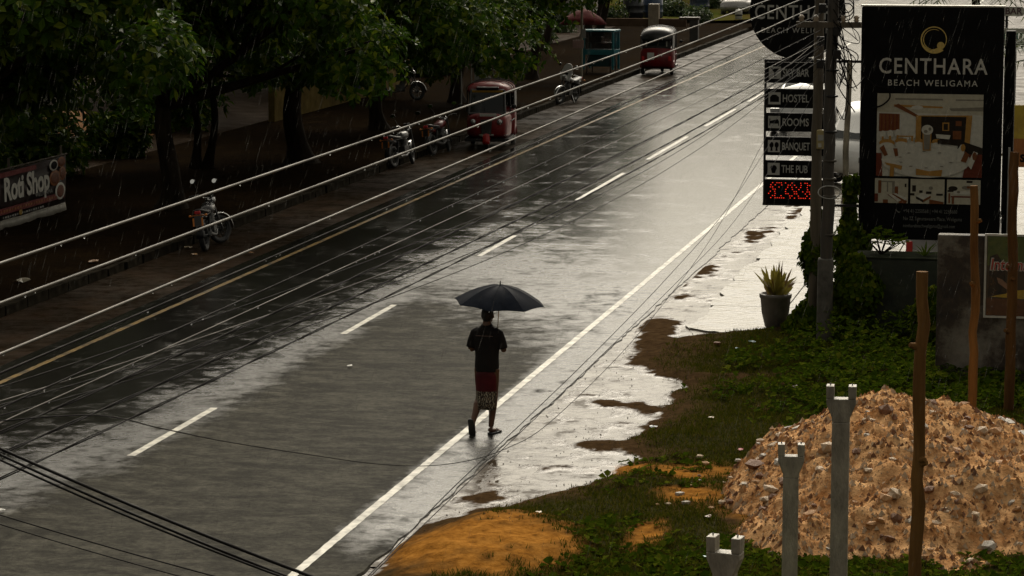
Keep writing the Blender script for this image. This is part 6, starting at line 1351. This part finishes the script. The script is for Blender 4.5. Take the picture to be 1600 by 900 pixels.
def smooth_path(pts, sub=8):
    P = [Vector(p) for p in pts]; P = [P[0] * 2 - P[1]] + P + [P[-1] * 2 - P[-2]]; out = []
    for k in range(1, len(P) - 2):
        for s_ in range(sub):
            t = s_ / sub; a, b_, c, d = P[k - 1], P[k], P[k + 1], P[k + 2]
            out.append(.5 * ((2 * b_) + (c - a) * t + (2 * a - 5 * b_ + 4 * c - d) * t * t + (3 * b_ - a - 3 * c + d) * t ** 3))
    return out + [P[-2]]
cable('slack_cable', 'slack black cable drooping in a long curve below the walking person', smooth_path([(-5.04, 12.01, 4.58), (-4.87, 13.05, 4.43), (-5.2, 14.98, 3.99), (-5.45, 16.93, 3.53), (-5.52, 18.91, 3.06), (-5.43, 20.92, 2.58), (-5.4, 22.94, 2.18), (-5.33, 24.97, 1.92), (-5.34, 27.53, 1.76), (-5.38, 33.19, 1.80), (-5.21, 38.47, 2.40), (-4.9, 42.8, 3.6), (-4.3, 43.45, 4.4)]), .0035, M['cable'])
cable('slack_cable', 'straight dark cable rising from the bottom edge past the person to the pole', smooth_path([(-3.9, 12.0, 3.3), (-4.08, 15.09, 3.1), (-4.27, 18.13, 2.99), (-4.37, 21.2, 2.92), (-4.49, 25.29, 2.86), (-4.62, 30.42, 2.86), (-4.70, 35.56, 3.0), (-4.66, 40.78, 3.55), (-4.3, 43.45, 4.3)]), .0035, M['cable'])
cable('slack_cable', 'dark cable alongside the straight one, parting from it near the pole', smooth_path([(-3.85, 12.0, 3.28), (-4.25, 18.13, 2.95), (-4.46, 25.29, 2.80), (-4.58, 30.42, 2.74), (-4.62, 35.56, 2.82), (-4.55, 40.78, 3.35), (-4.25, 43.45, 4.25)]), .003, M['cable'])
# pale service wires fanning out from the dark pole, hanging loops and drop cables on it
fan = [((-4.3, 43.4, 4.85), (-5.13, 12.1, 4.68), .35), ((-4.3, 43.4, 4.80), (-5.12, 12.1, 4.62), .45), ((-4.28, 43.4, 4.75), (-5.14, 12.1, 4.6), .55), ((-4.26, 43.4, 4.70), (-5.15, 12.1, 4.55), .62)]
for k, (a, b_, sg) in enumerate(fan):
    cable('service_wire', ['uppermost of the pale wires bunched at the pole beside the sky bar board', 'second of the pale wires bunched at the pole', 'third of the pale wires bunched at the pole', 'lowest of the pale wires bunched at the pole beside the sky bar board'][k], span(a, b_, sg, 50), .003, M['wire'] if k == 1 else M['cable'], twist=0)
tg = thing('cable_tangle', 'tangle of black cable loops hanging from the dark utility pole', 'cable', (-4.12, 43.4, 4.2))
r2 = random.Random(3)
for k in range(22):
    a = r2.uniform(-.1, .95); z0 = r2.uniform(.2, 1.25); L_ = r2.uniform(.25, 1.1); ex = r2.uniform(.1, .42); dy = r2.uniform(-.06, .06)
    pts = smooth_path([(0, dy, z0), (ex * .5, dy - .03, z0 - L_ * .2), (ex, dy, z0 - L_ * .6), (ex * .8 + r2.uniform(-.1, .1), dy, z0 - L_), (ex * .3, dy, z0 - L_ * .85)] if k % 2 else [(0, dy, z0), (.04 + .2 * r2.random(), dy, z0 - .5 * L_), (.1 + .3 * r2.random(), dy, z0 - L_)], 5)
    m = MB(); m.tube(pts, r2.uniform(.004, .009), 5); m.build('loop', M['cable'], tg)
for k in range(3):
    m = MB(); m.tube([(.20 + .11 * math.cos(a), .02 * k, 1.12 + .13 * math.sin(a) - .06 * k) for a in np.linspace(0, 6.283, 26)], .009, 5, caps=False); m.build('loop', M['cable'], tg)
cable('service_wire', 'black lead running from the dark pole to the billboard', span((-4.1, 43.45, 4.35), (-3.92, 46.9, 4.0), .25, 20), .008, M['cable'])
cable('service_wire', 'black lead curling over the corner of the banquet photo', smooth_path([(-3.95, 46.9, 4.05), (-3.75, 46.85, 3.85), (-3.55, 46.9, 3.80), (-3.50, 46.93, 3.65), (-3.62, 46.94, 3.52), (-3.8, 46.93, 3.46)]), .014, M['cable'])

# ------------------------------------------------------------------ litter and stones
def ground_z(x, y): return float(verge_h(np.array(x), np.array(y))) if x > -7.4 else 0.0
def scrap(label, x, y, s_, c, kind='plastic_scrap', z=None):
    m = MB(); r3 = random.Random(hash((round(x, 2), round(y, 2))) % 999); n = 9; vs_ = [(0, 0, s_ * .35)] + [(s_ * r3.uniform(.5, 1.1) * math.cos(k * 6.28 / n), s_ * r3.uniform(.5, 1.1) * math.sin(k * 6.28 / n), s_ * r3.uniform(-.05, .3)) for k in range(n)]
    m.add(vs_, [(0, k + 1, (k + 1) % n + 1) for k in range(n)]); o = m.build(kind, pmat(kind + label[:8], c, None, .4, 20)); o.modifiers.new('solid', 'SOLIDIFY').thickness = .003
    o.location = (x, y, (ground_z(x, y) if z is None else z) + .025); tag(o, label, 'litter', 'litter lying about'); return o
for (lab, x_, y_, s_, c) in [('pale blue crumpled plastic scrap below the flower pot', -5.25, 43.0, .07, (.28, .42, .44)), ('small pale blue scrap beside the larger one', -5.42, 42.4, .045, (.25, .4, .42)), ('red scrap on the grass left of the rubble heap', -4.35, 34.5, .05, (.5, .04, .05)),
    ('bluish scrap at the muddy edge of the puddles', -5.68, 35.9, .06, (.32, .38, .42)), ('pale blue scrap in the grass by the near forked post', -3.98, 28.6, .055, (.25, .42, .45)), ('brown dead leaf on the grass before the wall', -4.15, 39.2, .09, (.20, .09, .04)), ('brown dead leaf among the weeds by the sand patch', -4.2, 30.5, .07, (.18, .08, .035)),
    ('yellow leaf on the verge', -5.0, 36.5, .05, (.3, .2, .04)), ('pale scrap of paper on the sand patch', -4.6, 32.6, .03, (.5, .48, .4)), ('small white scrap on the sand mound', -6.0, 29.9, .04, (.6, .42, .2))]: scrap(lab, x_, y_, s_, c)
for (lab, x_, y_, s_, c, z_) in [('white paper scrap on the road near the bottom left corner', -12.2, 29.6, .06, (.6, .6, .56), .0), ('tiny white scrap on the road left of the umbrella', -10.9, 40.0, .05, (.55, .54, .5), .0), ('pale leaf lying on the footway', -18.8, 46.8, .17, (.34, .30, .22), .13), ('orange leaf on the footway', -18.5, 49.6, .12, (.30, .14, .04), .13), ('pale scrap at the kerb', -17.75, 53.0, .1, (.35, .28, .18), .0), ('orange leaf on the shoulder', -16.3, 52.4, .1, (.32, .15, .04), .0), ('small orange leaf at the kerb foot', -17.3, 52.0, .08, (.3, .16, .05), .0)]: scrap(lab, x_, y_, s_, c, 'fallen_leaf' if 'leaf' in lab else 'paper_scrap', z_)
sx_, sy_ = -5.75, 42.6
st_ = link_mesh('lone_stone', rocks[4]); st_.location = (sx_, sy_, ground_z(sx_, sy_) + .03); st_.scale = (.07, .06, .07); tag(st_, 'dark round stone on the mud below the forecourt', 'stone')
# pebbles and crumbs on the wet shoulder
K = 900; gx = rng.uniform(-7.45, -5.3, K); gy = rng.uniform(29.5, 46, K); ok = rng.random(K) < .35 + .65 * sstep(.45, .6, fbm(gx * 2, gy * 2, 171)); gx, gy = gx[ok], gy[ok]; K = len(gx); sz = .005 + .014 * rng.random(K) ** 2
V = np.stack([T4[None, :, 0] * sz[:, None] + gx[:, None], T4[None, :, 1] * sz[:, None] + gy[:, None], T4[None, :, 2] * sz[:, None] + np.maximum(verge_h(gx, gy), -.016)[:, None]], 2).reshape(-1, 3)
o4 = np.arange(K)[:, None] * 4; Fc = np.concatenate([o4 + np.array([[0, 1, 2]]), o4 + np.array([[0, 2, 3]]), o4 + np.array([[0, 3, 1]])])
tag(np_mesh('gravel', V, Fc, pmat('dark_grit', (.05, .04, .03), (.1, .08, .06), .5, 9)), 'dark grit scattered over the wet shoulder', 'gravel', kind='stuff')

# ------------------------------------------------------------------ rain: slender falling drops in the air over the road
def rain_mat():
    m_, n, l, bs = mat_base('falling_rain'); bs.inputs['Base Color'].default_value = (.75, .75, .72, 1); bs.inputs['Roughness'].default_value = .2; bs.inputs['Alpha'].default_value = .16; bs.inputs['Specular IOR Level'].default_value = .5
    return m_
K = 9000; r3 = np.random.default_rng(77)
dep = r3.uniform(14, 62, K); lat = r3.uniform(-.22, .22, K) * dep; yw_ = R(11.909); X = lat * math.cos(yw_) - dep * math.sin(yw_); Y = lat * math.sin(yw_) + dep * math.cos(yw_)
Z = 7 - dep * r3.uniform(-.01, .26, K); ok = Z > .15; X, Y, Z, dep = X[ok], Y[ok], Z[ok], dep[ok]; K = len(X)
L_ = r3.uniform(.05, .16, K); d = np.stack([.28 + r3.normal(0, .04, K), r3.normal(0, .04, K), np.ones(K)], 1); d /= np.linalg.norm(d, axis=1, keepdims=True)
r_ = .0009 + .0005 * r3.random(K); c0 = np.stack([X, Y, Z], 1); tp = c0 + d * L_[:, None]; md = c0 + d * (L_ * .35)[:, None]
rings = [md + np.stack([np.cos(2.1 * k) * r_, np.sin(2.1 * k) * r_, np.zeros(K)], 1) for k in range(3)]
V = np.stack([c0, rings[0], rings[1], rings[2], tp], 1).reshape(-1, 3); o5 = np.arange(K)[:, None] * 5
Fc = np.concatenate([o5 + np.array([[0, b_, a]]) for a, b_ in ((1, 2), (2, 3), (3, 1))] + [o5 + np.array([[4, a, b_]]) for a, b_ in ((1, 2), (2, 3), (3, 1))])
tag(np_mesh('rain', V, Fc, rain_mat()), 'slanting rain falling over the road', 'rain', kind='stuff')
